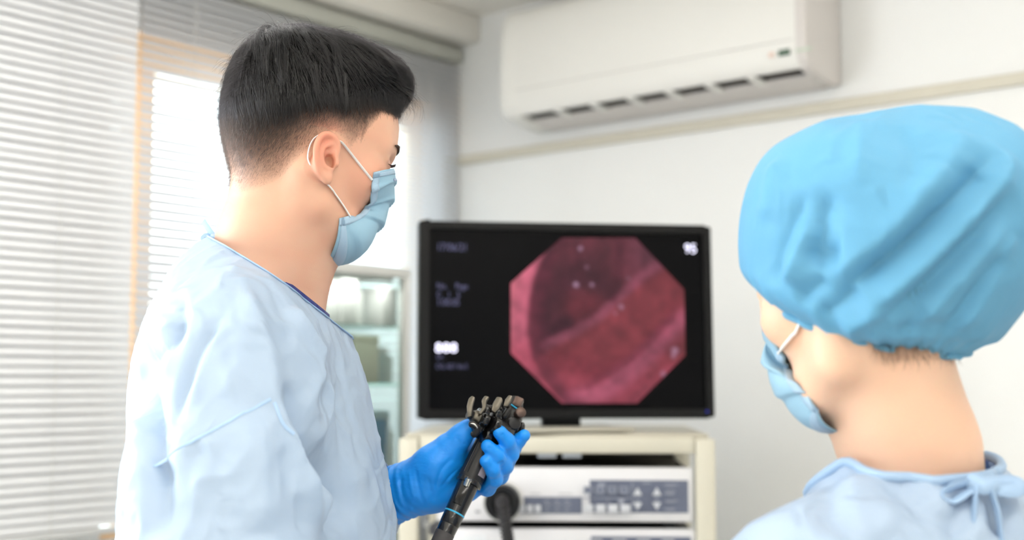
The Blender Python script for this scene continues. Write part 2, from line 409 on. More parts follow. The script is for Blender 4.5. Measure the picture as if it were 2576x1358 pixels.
e = empty('blue_bin', ROOM @ Matrix.Translation((0.25, on_plane(908, 1100, ROOM, 0, 0.25).y, 1.20)), 'blue plastic bin with pale lid on the lower cabinet shelf', 'bin')
prism('bin_body', [(-0.034, 0), (0.034, 0), (0.042, 0.115), (-0.042, 0.115)], 1, -0.045, 0.045, m_blue, e, bev=0.004)
box('lid', (-0.045, -0.048, 0.115), (0.045, 0.048, 0.135), mat('pale_blue_lid', (190, 222, 236), 0.4), e, bev=0.004)
cup(952, 986, 1.20, 0.115, 0.25, 'bottle', 'white_bottle', 'white bottle beside the blue bin on the lower cabinet shelf', 'bottle', m_white)

# ------------------------------------------------------------------ equipment trolley
m_cart = mat('trolley_beige', (218, 213, 196), 0.42, var=0.02)
m_cart2 = mat('trolley_beige_panel', (206, 201, 186), 0.45, var=0.02)
CARTM = Matrix.Translation((0.077, 2.235, 0)) @ Matrix.Rotation(R(-2.6), 4, 'Z')
cart = empty('equipment_trolley', CARTM, 'beige metal equipment trolley carrying the monitor and two processor units', 'trolley')
CW, CD, CT = 0.276, 0.50, 1.305
for sx in (-1, 1):
    x0, x1 = (sx * CW, sx * (CW - 0.034)); x0, x1 = min(x0, x1), max(x0, x1)
    box('post', (x0, 0.0, 0.09), (x1, 0.036, CT - 0.004), m_cart, cart, bev=0.004)
    box('post', (x0, CD - 0.036, 0.09), (x1, CD, CT - 0.004), m_cart, cart, bev=0.004)
    box('side_rail', (x0 + 0.006, 0.036, CT - 0.035), (x1 - 0.006, CD - 0.036, CT - 0.006), m_cart, cart, bev=0.003)
    for y in (0.05, CD - 0.05):
        w = lathe('caster', [(-0.014, 0.03), (-0.011, 0.038), (0.011, 0.038), (0.014, 0.03)], (sx * (CW - 0.017), y, 0.038), (1, 0, 0), mat('black_rubber', (40, 40, 42), 0.6), cart, 20)
        box('caster_fork', (sx * (CW - 0.017) - 0.018, y - 0.016, 0.04), (sx * (CW - 0.017) + 0.018, y + 0.016, 0.092), mat('chrome', (200, 200, 202), 0.2, metal=1.0), w)
box('top_shelf', (-CW + 0.035, 0.004, CT - 0.030), (CW - 0.035, CD, CT - 0.002), m_cart, cart, bev=0.004)
box('top_deck', (-CW + 0.008, 0.030, CT - 0.004), (CW - 0.008, CD, CT + 0.003), m_cart2, cart, bev=0.002)
for z in (1.047, 0.78, 0.45, 0.13):
    box('shelf', (-CW + 0.006, 0.02, z - 0.018), (CW - 0.006, CD - 0.01, z), m_cart2, cart, bev=0.003)
box('back_panel', (-CW + 0.034, CD - 0.012, 0.13), (CW - 0.034, CD - 0.006, CT - 0.03), mat('dark_panel', (58, 56, 50), 0.6), cart)
for px0, px1 in ((1352, 1400), (1415, 1463)):
    a = on_plane(px0, 1146, CARTM, 1, 0.02); b = on_plane(px1, 1146, CARTM, 1, 0.02)
    box('under_clip', (a.x, 0.012, CT - 0.038), (b.x, 0.05, CT - 0.029), mat('clip_grey', (176, 182, 190), 0.35), cart, bev=0.002)
q_ = on_plane(1074, 1280, CARTM, 1, 0.05)
cyl('side_rod', (q_.x, 0.05, 1.15), (q_.x, 0.05, 1.215), 0.0035, mat('chrome', (200, 200, 202), 0.2, metal=1.0), cart); cyl('side_rod_knob', (q_.x, 0.05, 1.142), (q_.x, 0.05, 1.152), 0.0055, m_wmetal, cart, bev=0.001)

# ------------------------------------------------------------------ monitor
m_bezel = mat('monitor_black', (13, 13, 14), 0.42, var=0.05, spec=0.25)
m_screen = mat('monitor_screen', (8, 8, 10), 0.30, var=0.0, spec=0.08)
MONM = Matrix.Translation((0.1045, 2.350, 1.5135)) @ Matrix.Rotation(R(10.4), 4, 'Z') @ Matrix.Rotation(R(-1.5), 4, 'X')
mon = empty('monitor', MONM, 'black flat medical monitor showing a pink octagonal endoscopy picture', 'monitor')
MW, MH = 0.2785, 0.1795
bm = bmesh.new()
bz, bt = 0.0165, 0.0155
for lo, hi in (((-MW, -MH), (-MW + bz, MH)), ((MW - bz, -MH), (MW, MH)), ((-MW + bz, MH - bt), (MW - bz, MH)), ((-MW + bz, -MH), (MW - bz, -MH + bt))):
    add_box(bm, (lo[0], -0.006, lo[1]), (hi[0], 0.03, hi[1]))
bmesh.ops.remove_doubles(bm, verts=bm.verts, dist=1e-5)
bez = bm_obj('bezel', bm, m_bezel, mon)
mod = bez.modifiers.new('bevel', 'BEVEL'); mod.width = 0.003; mod.segments = 2; mod.limit_method = 'ANGLE'
box('back_shell', (-MW + 0.01, 0.028, -MH + 0.01), (MW - 0.01, 0.05, MH - 0.01), m_bezel, mon, bev=0.01)
scr = box('screen', (-MW + bz - 0.001, 0.0, -MH + bt - 0.001), (MW - bz + 0.001, 0.004, MH - bt + 0.001), m_screen, mon)
a = on_plane(1408, 1070, MONM, 1, 0.05)
stand = prism('stand_neck', [(a.x - 0.036, -0.01 + 0.04), (a.x + 0.036, 0.03), (a.x + 0.036, 0.055), (a.x - 0.036, 0.055)], 2, -0.205, -MH + 0.02, m_bezel, mon, bev=0.003)
STM = Matrix.Translation((0.1045, 2.35, 0)) @ Matrix.Rotation(R(10.4), 4, 'Z')
sb = box('stand_base', (a.x - 0.11, -0.085, -0.2055), (a.x + 0.11, 0.13, -0.1985), mat('stand_base', (190, 186, 172), 0.4), mon, Matrix.Rotation(R(1.5), 4, 'X') @ Matrix.Translation((0, 0, 0.0030)), bev=0.003)
# the picture on the screen: an octagon painted point by point
octp = [(1413, 598), (1598, 598), (1721, 728), (1724, 893), (1603, 1014), (1413, 1014), (1285, 888), (1285, 712)]
def scrp(px, py, off=-0.0004): return on_plane(px, py, MONM, 1, off)
def smst(a, b, x): t = np.clip((x - a) / (b - a), 0, 1); return t * t * (3 - 2 * t)
def vnoise(x, y, seed=0):
    rs = np.random.RandomState(seed); g = rs.rand(64, 64)
    xi = np.floor(x).astype(int); yi = np.floor(y).astype(int); fx = x - xi; fy = y - yi
    fx = fx * fx * (3 - 2 * fx); fy = fy * fy * (3 - 2 * fy)
    G = lambda i, j: g[i % 64, j % 64]
    return (G(xi, yi) * (1 - fx) + G(xi + 1, yi) * fx) * (1 - fy) + (G(xi, yi + 1) * (1 - fx) + G(xi + 1, yi + 1) * fx) * fy
def pdist(x, y, pts):
    d = np.full(x.shape, 1e9)
    for (ax, ay), (bx, by) in zip(pts, pts[1:]):
        t = np.clip(((x - ax) * (bx - ax) + (y - ay) * (by - ay)) / ((bx - ax) ** 2 + (by - ay) ** 2), 0, 1)
        d = np.minimum(d, np.hypot(x - ax - t * (bx - ax), y - ay - t * (by - ay)))
    return d
def endo(x, y):
    mixc = lambda c, k, w: c * (1 - w[..., None]) + np.array(k, float) * w[..., None]
    n = vnoise(x / 38, y / 38, 1) * .6 + vnoise(x / 15, y / 15, 2) * .4
    c = np.zeros(x.shape + (3,)) + np.array((132, 48, 60), float)
    # far wall of the gut, dark towards the lumen
    ridge = pdist(x, y, [(1370, 868), (1440, 838), (1510, 795), (1560, 745), (1620, 690), (1680, 650)])
    side = (y - 868) * (1680 - 1370) - (x - 1370) * (650 - 868)
    up = smst(8000, -8000, side - 5000)
    lum = smst(1.15, 0.35, np.hypot((x - 1455) / 120, (y - 745) / 115))
    c = mixc(c, (92, 38, 52), up * .75); c = mixc(c, (70, 27, 40), up * lum * .75)
    c = mixc(c, (128, 44, 56), up * smst(85, 20, np.hypot(x - 1470, (y - 770) * 1.3)) * .7)
    c = mixc(c, (118, 58, 78), up * smst(1540, 1640, x) * smst(720, 640, y) * .6)
    dk = pdist(x, y, [(1372, 640), (1355, 740), (1372, 840), (1420, 815)])
    c = mixc(c, (62, 22, 36), smst(34, 6, dk) * .8)
    # lower wall
    low = smst(-2000, 6000, side - 5000)
    c = mixc(c, (142, 52, 62), low * .8)
    c = mixc(c, (160, 58, 78), low * smst(880, 990, y) * .9)
    c = mixc(c, (118, 36, 50), smst(40, 8, pdist(x, y, [(1400, 900), (1520, 940), (1640, 880), (1705, 790)])) * .45)
    # near ridge and lower right fold
    c = mixc(c, (158, 72, 96), smst(22, 4, ridge) * .75)
    c = mixc(c, (80, 28, 42), smst(20, 4, pdist(x, y, [(1540, 745), (1556, 680), (1560, 610)])) * .6)
    c = mixc(c, (80, 28, 42), smst(16, 3, pdist(x, y, [(1450, 610), (1462, 690)])) * .45)
    c = mixc(c, (182, 84, 112), smst(42, 6, pdist(x, y, [(1430, 1010), (1520, 985), (1620, 905), (1722, 800)])) * .7)
    c = mixc(c, (120, 40, 60), smst(15, 3, pdist(x, y, [(1480, 970), (1590, 900), (1690, 800)])) * .5)
    c = mixc(c, (168, 58, 82), smst(1640, 1700, x) * smst(900, 930, y) * .6)
    # bright fold at the left
    xl = np.interp(y, [598, 640, 700, 760, 830, 900, 960, 1014], [1398, 1372, 1346, 1334, 1330, 1338, 1372, 1420])
    c = mixc(c, (112, 38, 58), smst(46, 6, np.abs(x - xl - 14)) * .6)
    c = mixc(c, (208, 92, 118), smst(6, -14, x - xl)); c = mixc(c, (228, 108, 128), smst(-20, -60, x - xl) * .8)
    c = mixc(c, (178, 62, 84), smst(820, 900, y) * smst(10, -10, x - xl) * .6)
    c *= (0.80 + 0.42 * n)[..., None]
    for hx, hy, r, k in ((1449, 716, 11, .75), (1489, 716, 9, .6), (1460, 625, 10, .6), (1563, 772, 10, .55), (1548, 788, 7, .35), (1476, 672, 8, .4), (1698, 882, 14, .6), (1694, 895, 10, .5), (1668, 940, 10, .5), (1580, 700, 7, .3)):
        c = mixc(c, (205, 165, 205), smst(r, r * .3, np.hypot(x - hx, y - hy)) * k)
    g_ = c.mean(-1, keepdims=True); c = (c * 0.86 + g_ * 0.14) * 0.90
    return np.clip(c, 0, 255)
# fine fan grid clipped to the octagon: rows between the left and right outline
oct_x = np.array(octp, float)
NR, NC = 110, 110
yy = np.linspace(598, 1014, NR + 1)
lx = np.interp(yy, [598, 712, 888, 1014], [1413, 1285, 1285, 1413]); rx = np.interp(yy, [598, 728, 893, 1014], [1598, 1721, 1724, 1603])
tt = np.linspace(0, 1, NC + 1)
PX = lx[:, None] * (1 - tt) + rx[:, None] * tt; PY = np.repeat(yy[:, None], NC + 1, 1)
colr = endo(PX, PY)
vv = [scrp(a, b) for a, b in zip(PX.ravel(), PY.ravel())]
ff = [(i * (NC + 1) + j, i * (NC + 1) + j + 1, (i + 1) * (NC + 1) + j + 1, (i + 1) * (NC + 1) + j) for i in range(NR) for j in range(NC)]
m_endo = bpy.data.materials.new('endoscopy_picture'); m_endo.use_nodes = True
nt = m_endo.node_tree; b = nt.nodes['Principled BSDF']
at = nt.nodes.new('ShaderNodeAttribute'); at.attribute_name = 'picture'
b.inputs['Base Color'].default_value = (0.01, 0.01, 0.012, 1); b.inputs['Roughness'].default_value = 0.30; b.inputs['Specular IOR Level'].default_value = 0.08
nt.links.new(at.outputs['Color'], b.inputs['Emission Color']); b.inputs['Emission Strength'].default_value = 1.0
op = pyd('endoscopy_picture', vv, ff, m_endo, scr)
tag(op, 'pink octagonal endoscopy picture')
ca = op.data.color_attributes.new('picture', 'FLOAT_COLOR', 'POINT')
lin = np.where(colr / 255 <= 0.04045, colr / 255 / 12.92, ((colr / 255 + 0.055) / 1.055) ** 2.4).reshape(-1, 3)
ca.data.foreach_set('color', np.concatenate([lin, np.ones((len(lin), 1))], 1).astype(np.float32).ravel())
m_txt = mat('screen_text', (120, 120, 160), 0.5, emit=(150, 150, 190), estr=0.5)
m_txtd = mat('screen_text_dim', (70, 70, 100), 0.5, emit=(105, 105, 150), estr=0.3)
m_txtb = mat('screen_text_bright', (230, 230, 255), 0.5, emit=(230, 228, 255), estr=1.6)
RX90 = Matrix.Rotation(R(90), 4, 'X')
def stext(body, px, py, hpx, m_, sx=1.0):
    p = scrp(px, py, -0.0003); k = (scrp(px, py) - scrp(px, py + hpx)).z
    text('screen_text', body, k / 0.72, Matrix.Translation(p) @ RX90, m_, scr, 0.0001, sx=sx)
stext('17/06/21', 1098, 630, 20, m_txtd, .80)
stext('No.    Page', 1098, 726, 16, m_txtd, .8)
stext('C   1   5', 1098, 748, 16, m_txtd, .8)
stext('1:00:05', 1098, 768, 18, m_txtd, .8)
stext('888', 1094, 886, 25, m_txtb, 1.1)
stext('Dr.', 1098, 903, 14, m_txtd, .8)
stext('CVL A5/1 Iris 5', 1096, 928, 15, m_txtd, .62)
stext('95', 1722, 636, 24, m_txtb, .95)
p = scrp(1776, 1028); box('power_light', (p.x - 0.0015, -0.0075, p.z - 0.0065), (p.x + 0.0015, -0.0055, p.z - 0.0035), mat('led_blue', (40, 50, 160), 0.4, emit=(40, 60, 220), estr=0.5), mon)

# ------------------------------------------------------------------ processor units
m_unit = mat('unit_face', (236, 235, 238), 0.42, var=0.01)
m_utop = mat('unit_cover', (44, 40, 36), 0.5)
m_panel = mat('unit_panel_grey', (112, 118, 138), 0.45, var=0.02)
m_pl = mat('unit_print_light', (208, 210, 216), 0.5)
m_pd = mat('unit_print_mid', (150, 154, 168), 0.5)
UY = 0.012
def up(px, py, off=UY): return on_plane(px, py, CARTM, 1, off)
def unit(name, pxl, pxr, pyt, pyb, label):
    a = up(pxl, pyt); b = up(pxr, pyb); xr = b.x; xl = a.x
    e = empty(name, CARTM @ Matrix.Translation(((xl + xr) / 2, UY, 0)), label, 'processor unit')
    e['zt'] = a.z; z0 = b.z
    M = Matrix.Translation((-(xl + xr) / 2, -UY, 0))
    box('front_panel', (xl, UY, z0), (xr, UY + 0.02, a.z), m_unit, e, M, bev=0.005)
    box('housing', (xl + 0.004, UY + 0.018, z0 + 0.003), (xr - 0.004, UY + 0.36, a.z - 0.003), m_utop, e, M, bev=0.004)
    return e, M, xl, xr, z0, a.z
pu, PM, xl, xr, z0, zt = unit('video_processor', 1098, 1745, 1174, 1314, 'white video processor with grey key panels on the upper trolley shelf')
def flat(name, par, M, px0, py0, px1, py1, m_, t=0.001, bev=0.0, base=UY):
    a = up(px0, py1, base); b = up(px1, py0, base)
    return box(name, (a.x, base - t, a.z), (b.x, base + 0.0005, b.z), m_, par, M, bev=bev)
k1 = flat('key_panel', pu, PM, 1484, 1208, 1731, 1289, m_panel)
k2 = flat('key_panel', pu, PM, 1300, 1250, 1464, 1291, m_panel)
B1 = UY - 0.001
for i in range(4):
    x = 1488 + i * 31
    flat('key', k1, PM, x, 1267, x + 24, 1287, m_pl, 0.0015, 0.0004, B1)
for i in range(4):
    x = 1488 + i * 30
    flat('print', k1, PM, x, 1222, x + 22, 1240, m_pd, 0.0002, 0, B1)
    flat('print', k1, PM, x + 3, 1226, x + 19, 1236, m_panel, 0.0003, 0, B1)
flat('print', k1, PM, 1486, 1250, 1605, 1252, m_pd, 0.0002, 0, B1)
flat('print', k1, PM, 1547, 1252, 1549, 1289, m_pd, 0.0002, 0, B1)
flat('print', k1, PM, 1609, 1209, 1611, 1289, m_pd, 0.0002, 0, B1)
flat('print', k1, PM, 1575, 1253, 1589, 1266, m_pd, 0.0002, 0, B1)
flat('print', k1, PM, 1524, 1213, 1542, 1221, m_pd, 0.0002, 0, B1)
flat('print', k1, PM, 1636, 1211, 1656, 1215, m_pd, 0.0002, 0, B1)
for cx in (1623, 1671):
    for (yb, ya) in ((1244, 1224), (1262, 1281)):
        q = [up(cx - 11, yb, B1), up(cx + 11, yb, B1), up(cx, ya, B1)]
        prism('arrow_key', [(v.x, v.z) for v in q], 1, B1 - 0.0015, B1 + 0.0003, m_pl, k1, PM)
    flat('print', k1, PM, cx - 4, 1250, cx + 4, 1257, m_pd, 0.0002, 0, B1)
for i, y in enumerate((1216, 1232, 1238, 1256, 1276)):
    flat('print', k1, PM, 1688 + (i % 2) * 4, y, 1724 - (i % 3) * 6, y + 3, m_pd, 0.0002, 0, B1)
    flat('print', k1, PM, 1694, y + 5, 1716, y + 7, m_pd, 0.0002, 0, B1)
for i in range(4):
    x = 1306 + i * 20
    flat('key', k2, PM, x, 1268, x + 15, 1287, m_pl, 0.0015, 0.0004, B1)
for i in range(3):
    for j, y in enumerate((1256, 1266, 1278)):
        flat('print', k2, PM, 1388 + i * 25, y, 1404 + i * 25 + (j % 2) * 3, y + 4, m_pd, 0.0002, 0, B1)
for (a_, b_, y) in ((1333, 1360, 1240), (1405, 1440, 1240)):
    flat('print', pu, PM, a_, y, b_, y + 4, mat('unit_print_faint', (206, 206, 208), 0.5), 0.0003)
flat('print', pu, PM, 1196, 1284, 1208, 1290, mat('unit_print_dark', (168, 168, 172), 0.5), 0.0003)
# lower unit
lu, LM, xl2, xr2, z02, zt2 = unit('light_source', 1098, 1752, 1328, 1462, 'white light source unit at the bottom edge, under the video processor')
k3 = flat('key_panel', lu, LM, 1487, 1350, 1738, 1440, m_panel)
for i in range(4):
    flat('print', k3, LM, 1500 + i * 62, 1355, 1538 + i * 60, 1359, m_pl, 0.0003, 0, B1)
flat('label', lu, LM, 1158, 1346, 1222, 1400, mat('white_label', (244, 246, 250), 0.5), 0.0006)
# feet
for e, M, za in ((pu, PM, z0),):
    for x in (xl + 0.04, xr - 0.04):
        for y in (UY + 0.04, UY + 0.32):
            cyl('foot', (x, y, zt2 - 0.0029), (x, y, za + 0.004), 0.012, MATS['black_rubber'], e, M=M)
box('foot_block', (xl2 + 0.03, UY + 0.03, 1.125 - 0.0), (xl2 + 0.031, UY + 0.031, 1.126), MATS['black_rubber'], lu, LM) if False else None
# scope connector plugged into the processor with its spiral cable
p = up(1265, 1262, 0)
cn = empty('scope_connector', CARTM @ Matrix.Translation((p.x, 0.011, p.z)), 'round black plug on the processor with a ribbed black cable hanging from it', 'connector')
m_blk = mat('black_plastic', (22, 22, 24), 0.4, var=0.03)
m_blkm = mat('black_matte', (34, 33, 33), 0.6, var=0.03)
rr = (up(1310, 1262, 0).x - up(1220, 1262, 0).x) / 2
lathe('socket_ring', [(0, rr * 1.16), (0.006, rr * 1.16), (0.008, rr * 1.1)], (0, 0, 0), (0, -1, 0), mat('socket_white', (225, 224, 222), 0.4), cn, 40)
lathe('plug', [(0.004, rr), (0.030, rr * 1.0), (0.036, rr * .95), (0.036, rr * .62), (0.028, rr * .58), (0.028, rr * .3), (0.030, 0.0)], (0, 0, 0), (0, -1, 0), m_blk, cn, 40)
cp = smooth_path([(0.0, -0.026, 0.0), (0.001, -0.052, 0.004), (0.004, -0.070, -0.010), (0.008, -0.074, -0.035), (0.014, -0.072, -0.075), (0.020, -0.068, -0.13), (0.022, -0.06, -0.22), (0.0, -0.05, -0.34)], 12)
tube('cable', cp, 0.0085, m_blk, cn, 12)
bm = bmesh.new(); L_ = 0; acc = 0
hel = []
for i in range(len(cp) - 1):
    t = (cp[i + 1] - cp[i]); n_ = 6
    for k in range(n_):
        q = cp[i] + t * (k / n_); tn = t.normalized(); u = tn.cross(Vector((1, 0, 0))).normalized(); v = tn.cross(u)
        acc += t.length / n_; an = acc / 0.0068 * 2 * pi
        hel.append(q + (u * cos(an) + v * sin(an)) * 0.0098)
add_tube(bm, hel, 0.0023, 6)
bm_obj('cable_spiral', bm, mat('cable_rib', (52, 50, 54), 0.3), cn, None, 60)
# small grey adapter and a pale power bar inside the trolley at the left
p = up(1050, 1330, 0.06); q = up(1130, 1330, 0.06)
e = empty('grey_adapter', CARTM @ Matrix.Translation((-0.208, 0.08, 1.127)), 'grey plastic adapter box at the left end of the trolley shelf', 'adapter')
box('case', (-0.02, -0.03, 0), (0.03, 0.06, 0.018), mat('adapter_grey', (128, 128, 136), 0.5), e, bev=0.004)
box('socket_face', (-0.012, -0.032, 0.004), (0.022, -0.029, 0.014), mat('adapter_dark', (84, 84, 92), 0.5), e)
# ------------------------------------------------------------------ distance-field modelling
class Field:
    """smooth unions of round shapes on a grid, turned into a quad mesh"""
    def __init__(s): s.ops = []
    def add(s, fn, lo, hi, mode='u', k=0.0): s.ops.append((fn, np.array(lo, float), np.array(hi, float), mode, k)); return s
    def ell(s, c, r, rot=None, mode='u', k=0.01):
        c = np.array(c, float); r = np.array(r, float) * np.ones(3); Rm = None if rot is None else np.array(rot)
        def fn(X, Y, Z):
            x, y, z = X - c[0], Y - c[1], Z - c[2]
            if Rm is not None:
                x, y, z = (Rm[0, 0] * x + Rm[1, 0] * y + Rm[2, 0] * z, Rm[0, 1] * x + Rm[1, 1] * y + Rm[2, 1] * z, Rm[0, 2] * x + Rm[1, 2] * y + Rm[2, 2] * z)
            k0 = np.sqrt((x / r[0]) ** 2 + (y / r[1]) ** 2 + (z / r[2]) ** 2)
            k1 = np.sqrt((x / r[0] ** 2) ** 2 + (y / r[1] ** 2) ** 2 + (z / r[2] ** 2) ** 2) + 1e-9
            return k0 * (k0 - 1) / k1
        m = r.max() if Rm is not None else r
        return s.add(fn, c - m, c + m, mode, k)
    def cap(s, a, b, ra, rb=None, mode='u', k=0.01, sc=(1, 1, 1)):
        rb = ra if rb is None else rb; a = np.array(a, float); b = np.array(b, float); q = np.array(sc, float)
        A, B = a * q, b * q; ab = B - A; l2 = max(ab @ ab, 1e-12)
        def fn(X, Y, Z):
            x, y, z = X * q[0] - A[0], Y * q[1] - A[1], Z * q[2] - A[2]
            t = np.clip((x * ab[0] + y * ab[1] + z * ab[2]) / l2, 0, 1)
            return np.sqrt((x - t * ab[0]) ** 2 + (y - t * ab[1]) ** 2 + (z - t * ab[2]) ** 2) - (ra + t * (rb - ra))
        m = max(ra, rb) / q
        return s.add(fn, np.minimum(a, b) - m, np.maximum(a, b) + m, mode, k)
    def chain(s, pts, mode='u', k=0.01, sc=(1, 1, 1)):
        """pts: [(x,y,z,r)]"""
        for p, q in zip(pts, pts[1:]): s.cap(p[:3], q[:3], p[3], q[3], mode, k, sc)
        return s
    def pline(s, pts, mode='u', k=0.004):
        """one even tube along pts [(x,y,z,r)]"""
        P = np.array(pts, float); n = 4
        Q = np.array([tuple(v) for v in smooth_path(P[:, :3], n)]); rad = np.interp(np.arange(len(Q)) / n, np.arange(len(P)), P[:, 3])
        def fn(X, Y, Z):
            d = None
            for i in range(len(Q) - 1):
                ab = Q[i + 1] - Q[i]; x, y, z = X - Q[i, 0], Y - Q[i, 1], Z - Q[i, 2]
                t = np.clip((x * ab[0] + y * ab[1] + z * ab[2]) / (ab @ ab), 0, 1)
                e = np.sqrt((x - t * ab[0]) ** 2 + (y - t * ab[1]) ** 2 + (z - t * ab[2]) ** 2) - (rad[i] + t * (rad[i + 1] - rad[i]))
                d = e if d is None else np.minimum(d, e)
            return d
        return s.add(fn, Q.min(0) - rad.max(), Q.max(0) + rad.max(), mode, k)
    def mesh(s, xs, ys, zs):
        xs, ys, zs = [np.asarray(v, np.float32) for v in (xs, ys, zs)]
        D = np.full((len(xs), len(ys), len(zs)), 0.5, np.float32)
        for fn, lo, hi, mode, k in s.ops:
            pad = k + 0.012
            if mode == 'c': sl = [slice(None)] * 3
            else:
                sl = [slice(max(0, np.searchsorted(v, l - pad) - 2), np.searchsorted(v, h + pad) + 3) for v, l, h in zip((xs, ys, zs), lo, hi)]
            X, Y, Z = xs[sl[0]][:, None, None], ys[sl[1]][None, :, None], zs[sl[2]][None, None, :]
            sl = tuple(sl)
            if 0 in D[sl].shape: continue
            d = fn(X, Y, Z).astype(np.float32); a = D[sl]
            if mode == 'u':
                if k: h = np.maximum(k - np.abs(a - d), 0) / k; D[sl] = np.minimum(a, d) - h * h * k * 0.25
                else: D[sl] = np.minimum(a, d)
            else:
                if mode == 's': d = -d
                if k: h = np.maximum(k - np.abs(a - d), 0) / k; D[sl] = np.maximum(a, d) + h * h * k * 0.25
                else: D[sl] = np.maximum(a, d)
        return surface_nets(D, xs, ys, zs)
def surface_nets(D, xs, ys, zs):
    ins = D < 0
    n = np.zeros(tuple(q - 1 for q in D.shape), np.int8)
    for i in (0, 1):
        for j in (0, 1):
            for k in (0, 1):
                n += ins[i:D.shape[0] - 1 + i, j:D.shape[1] - 1 + j, k:D.shape[2] - 1 + k]
    ci = np.argwhere((n > 0) & (n < 8))
    idx = np.full(n.shape, -1, np.int32); idx[ci[:, 0], ci[:, 1], ci[:, 2]] = np.arange(len(ci))
    acc = np.zeros((len(ci), 3)); cnt = np.zeros(len(ci))
    co = (xs, ys, zs)
    for ax in range(3):
        o1, o2 = [a for a in range(3) if a != ax]
        for u in (0, 1):
            for v in (0, 1):
                p = ci.copy(); p[:, o1] += u; p[:, o2] += v
                q = p.copy(); q[:, ax] += 1
                a = D[p[:, 0], p[:, 1], p[:, 2]]; b = D[q[:, 0], q[:, 1], q[:, 2]]
                m = (a < 0) != (b < 0)
                t = np.where(m, a / np.where(m, a - b, 1), 0)
                pos = np.stack([co[c][p[:, c]] for c in range(3)], 1).astype(float)
                pos[:, ax] += t * (co[ax][q[:, ax]] - co[ax][p[:, ax]])
                acc[m] += pos[m]; cnt[m] += 1
    V = acc / cnt[:, None]
    Fs = []
    for ax in range(3):
        o1, o2 = [(1, 2), (2, 0), (0, 1)][ax]
        sa = [slice(None)] * 3; sb = [slice(None)] * 3
        sa[ax] = slice(0, D.shape[ax] - 1); sb[ax] = slice(1, D.shape[ax])
        A, B = ins[tuple(sa)], ins[tuple(sb)]
        e = np.argwhere(A != B)
        e = e[(e[:, o1] > 0) & (e[:, o2] > 0) & (e[:, o1] < D.shape[o1] - 1) & (e[:, o2] < D.shape[o2] - 1)]
        flip = A[e[:, 0], e[:, 1], e[:, 2]]
        def c(d1, d2):
            q = e.copy(); q[:, o1] -= d1; q[:, o2] -= d2
            return idx[q[:, 0], q[:, 1], q[:, 2]]
        f = np.stack([c(1, 1), c(0, 1), c(0, 0), c(1, 0)], 1)
        f[~flip] = f[~flip][:, ::-1]
        Fs.append(f)
    return V, np.concatenate(Fs)
def ax_grid(lo, hi, h): return np.arange(lo, hi + h, h)
def vnormals(V, Fq):
    a = np.cross(V[Fq[:, 2]] - V[Fq[:, 0]], V[Fq[:, 3]] - V[Fq[:, 1]])
    N = np.zeros_like(V)
    for k in range(4): np.add.at(N, Fq[:, k], a)
    return N / (np.linalg.norm(N, axis=1, keepdims=True) + 1e-12)
def relax(V, Fq, it=2, w=0.5):
    for _ in range(it):
        A = np.zeros_like(V); c = np.zeros(len(V))
        for k in range(4):
            i, j = Fq[:, k], Fq[:, (k + 1) % 4]
            np.add.at(A, i, V[j]); np.add.at(c, i, 1); np.add.at(A, j, V[i]); np.add.at(c, j, 1)
        V = V * (1 - w) + w * A / np.maximum(c, 1)[:, None]
    return V
def mesh_np(name, V, Fq, m, parent=None, M=None, smooth=180):
    me = bpy.data.meshes.new(name)
    me.vertices.add(len(V)); me.vertices.foreach_set('co', np.asarray(V, np.float32).ravel())
    nl = Fq.shape[1]
    me.loops.add(Fq.size); me.loops.foreach_set('vertex_index', Fq.astype(np.int32).ravel())
    me.polygons.add(len(Fq)); me.polygons.foreach_set('loop_start', np.arange(0, Fq.size, nl, dtype=np.int32))
    me.update(calc_edges=True); me.validate()
    return link(name, me, m, parent, M, smooth)
def xf(M, V):
    A = np.array(M); return V @ A[:3, :3].T + A[:3, 3]
def noise3(P, sc, seed=0):
    """smooth value noise, P (n,3)"""
    rs = np.random.RandomState(seed); g = rs.rand(32, 32, 32) * 2 - 1
    Q = P * sc; I = np.floor(Q).astype(int); f = Q - I; f = f * f * (3 - 2 * f); out = 0
    for i in (0, 1):
        for j in (0, 1):
            for k in (0, 1):
                w = (f[:, 0] if i else 1 - f[:, 0]) * (f[:, 1] if j else 1 - f[:, 1]) * (f[:, 2] if k else 1 - f[:, 2])
                out = out + w * g[(I[:, 0] + i) % 32, (I[:, 1] + j) % 32, (I[:, 2] + k) % 32]
    return out
def poly_dist(P, L):
    """distance, parameter (0..1) and signed side vector base of points P to the polyline L"""
    L = np.array(L, float); seg = np.linalg.norm(np.diff(L, axis=0), axis=1); cum = np.concatenate([[0], np.cumsum(seg)])
    best = np.full(len(P), 1e9); par = np.zeros(len(P)); off = np.zeros_like(P); tan = np.zeros_like(P)
    for i in range(len(L) - 1):
        ab = L[i + 1] - L[i]; t = np.clip(((P - L[i]) @ ab) / (ab @ ab), 0, 1)
        q = P - L[i] - t[:, None] * ab; d = np.linalg.norm(q, axis=1); m = d < best
        best[m] = d[m]; par[m] = (cum[i] + t[m] * seg[i]) / cum[-1]; off[m] = q[m]; tan[m] = ab / seg[i]
    return best, par, off, tan

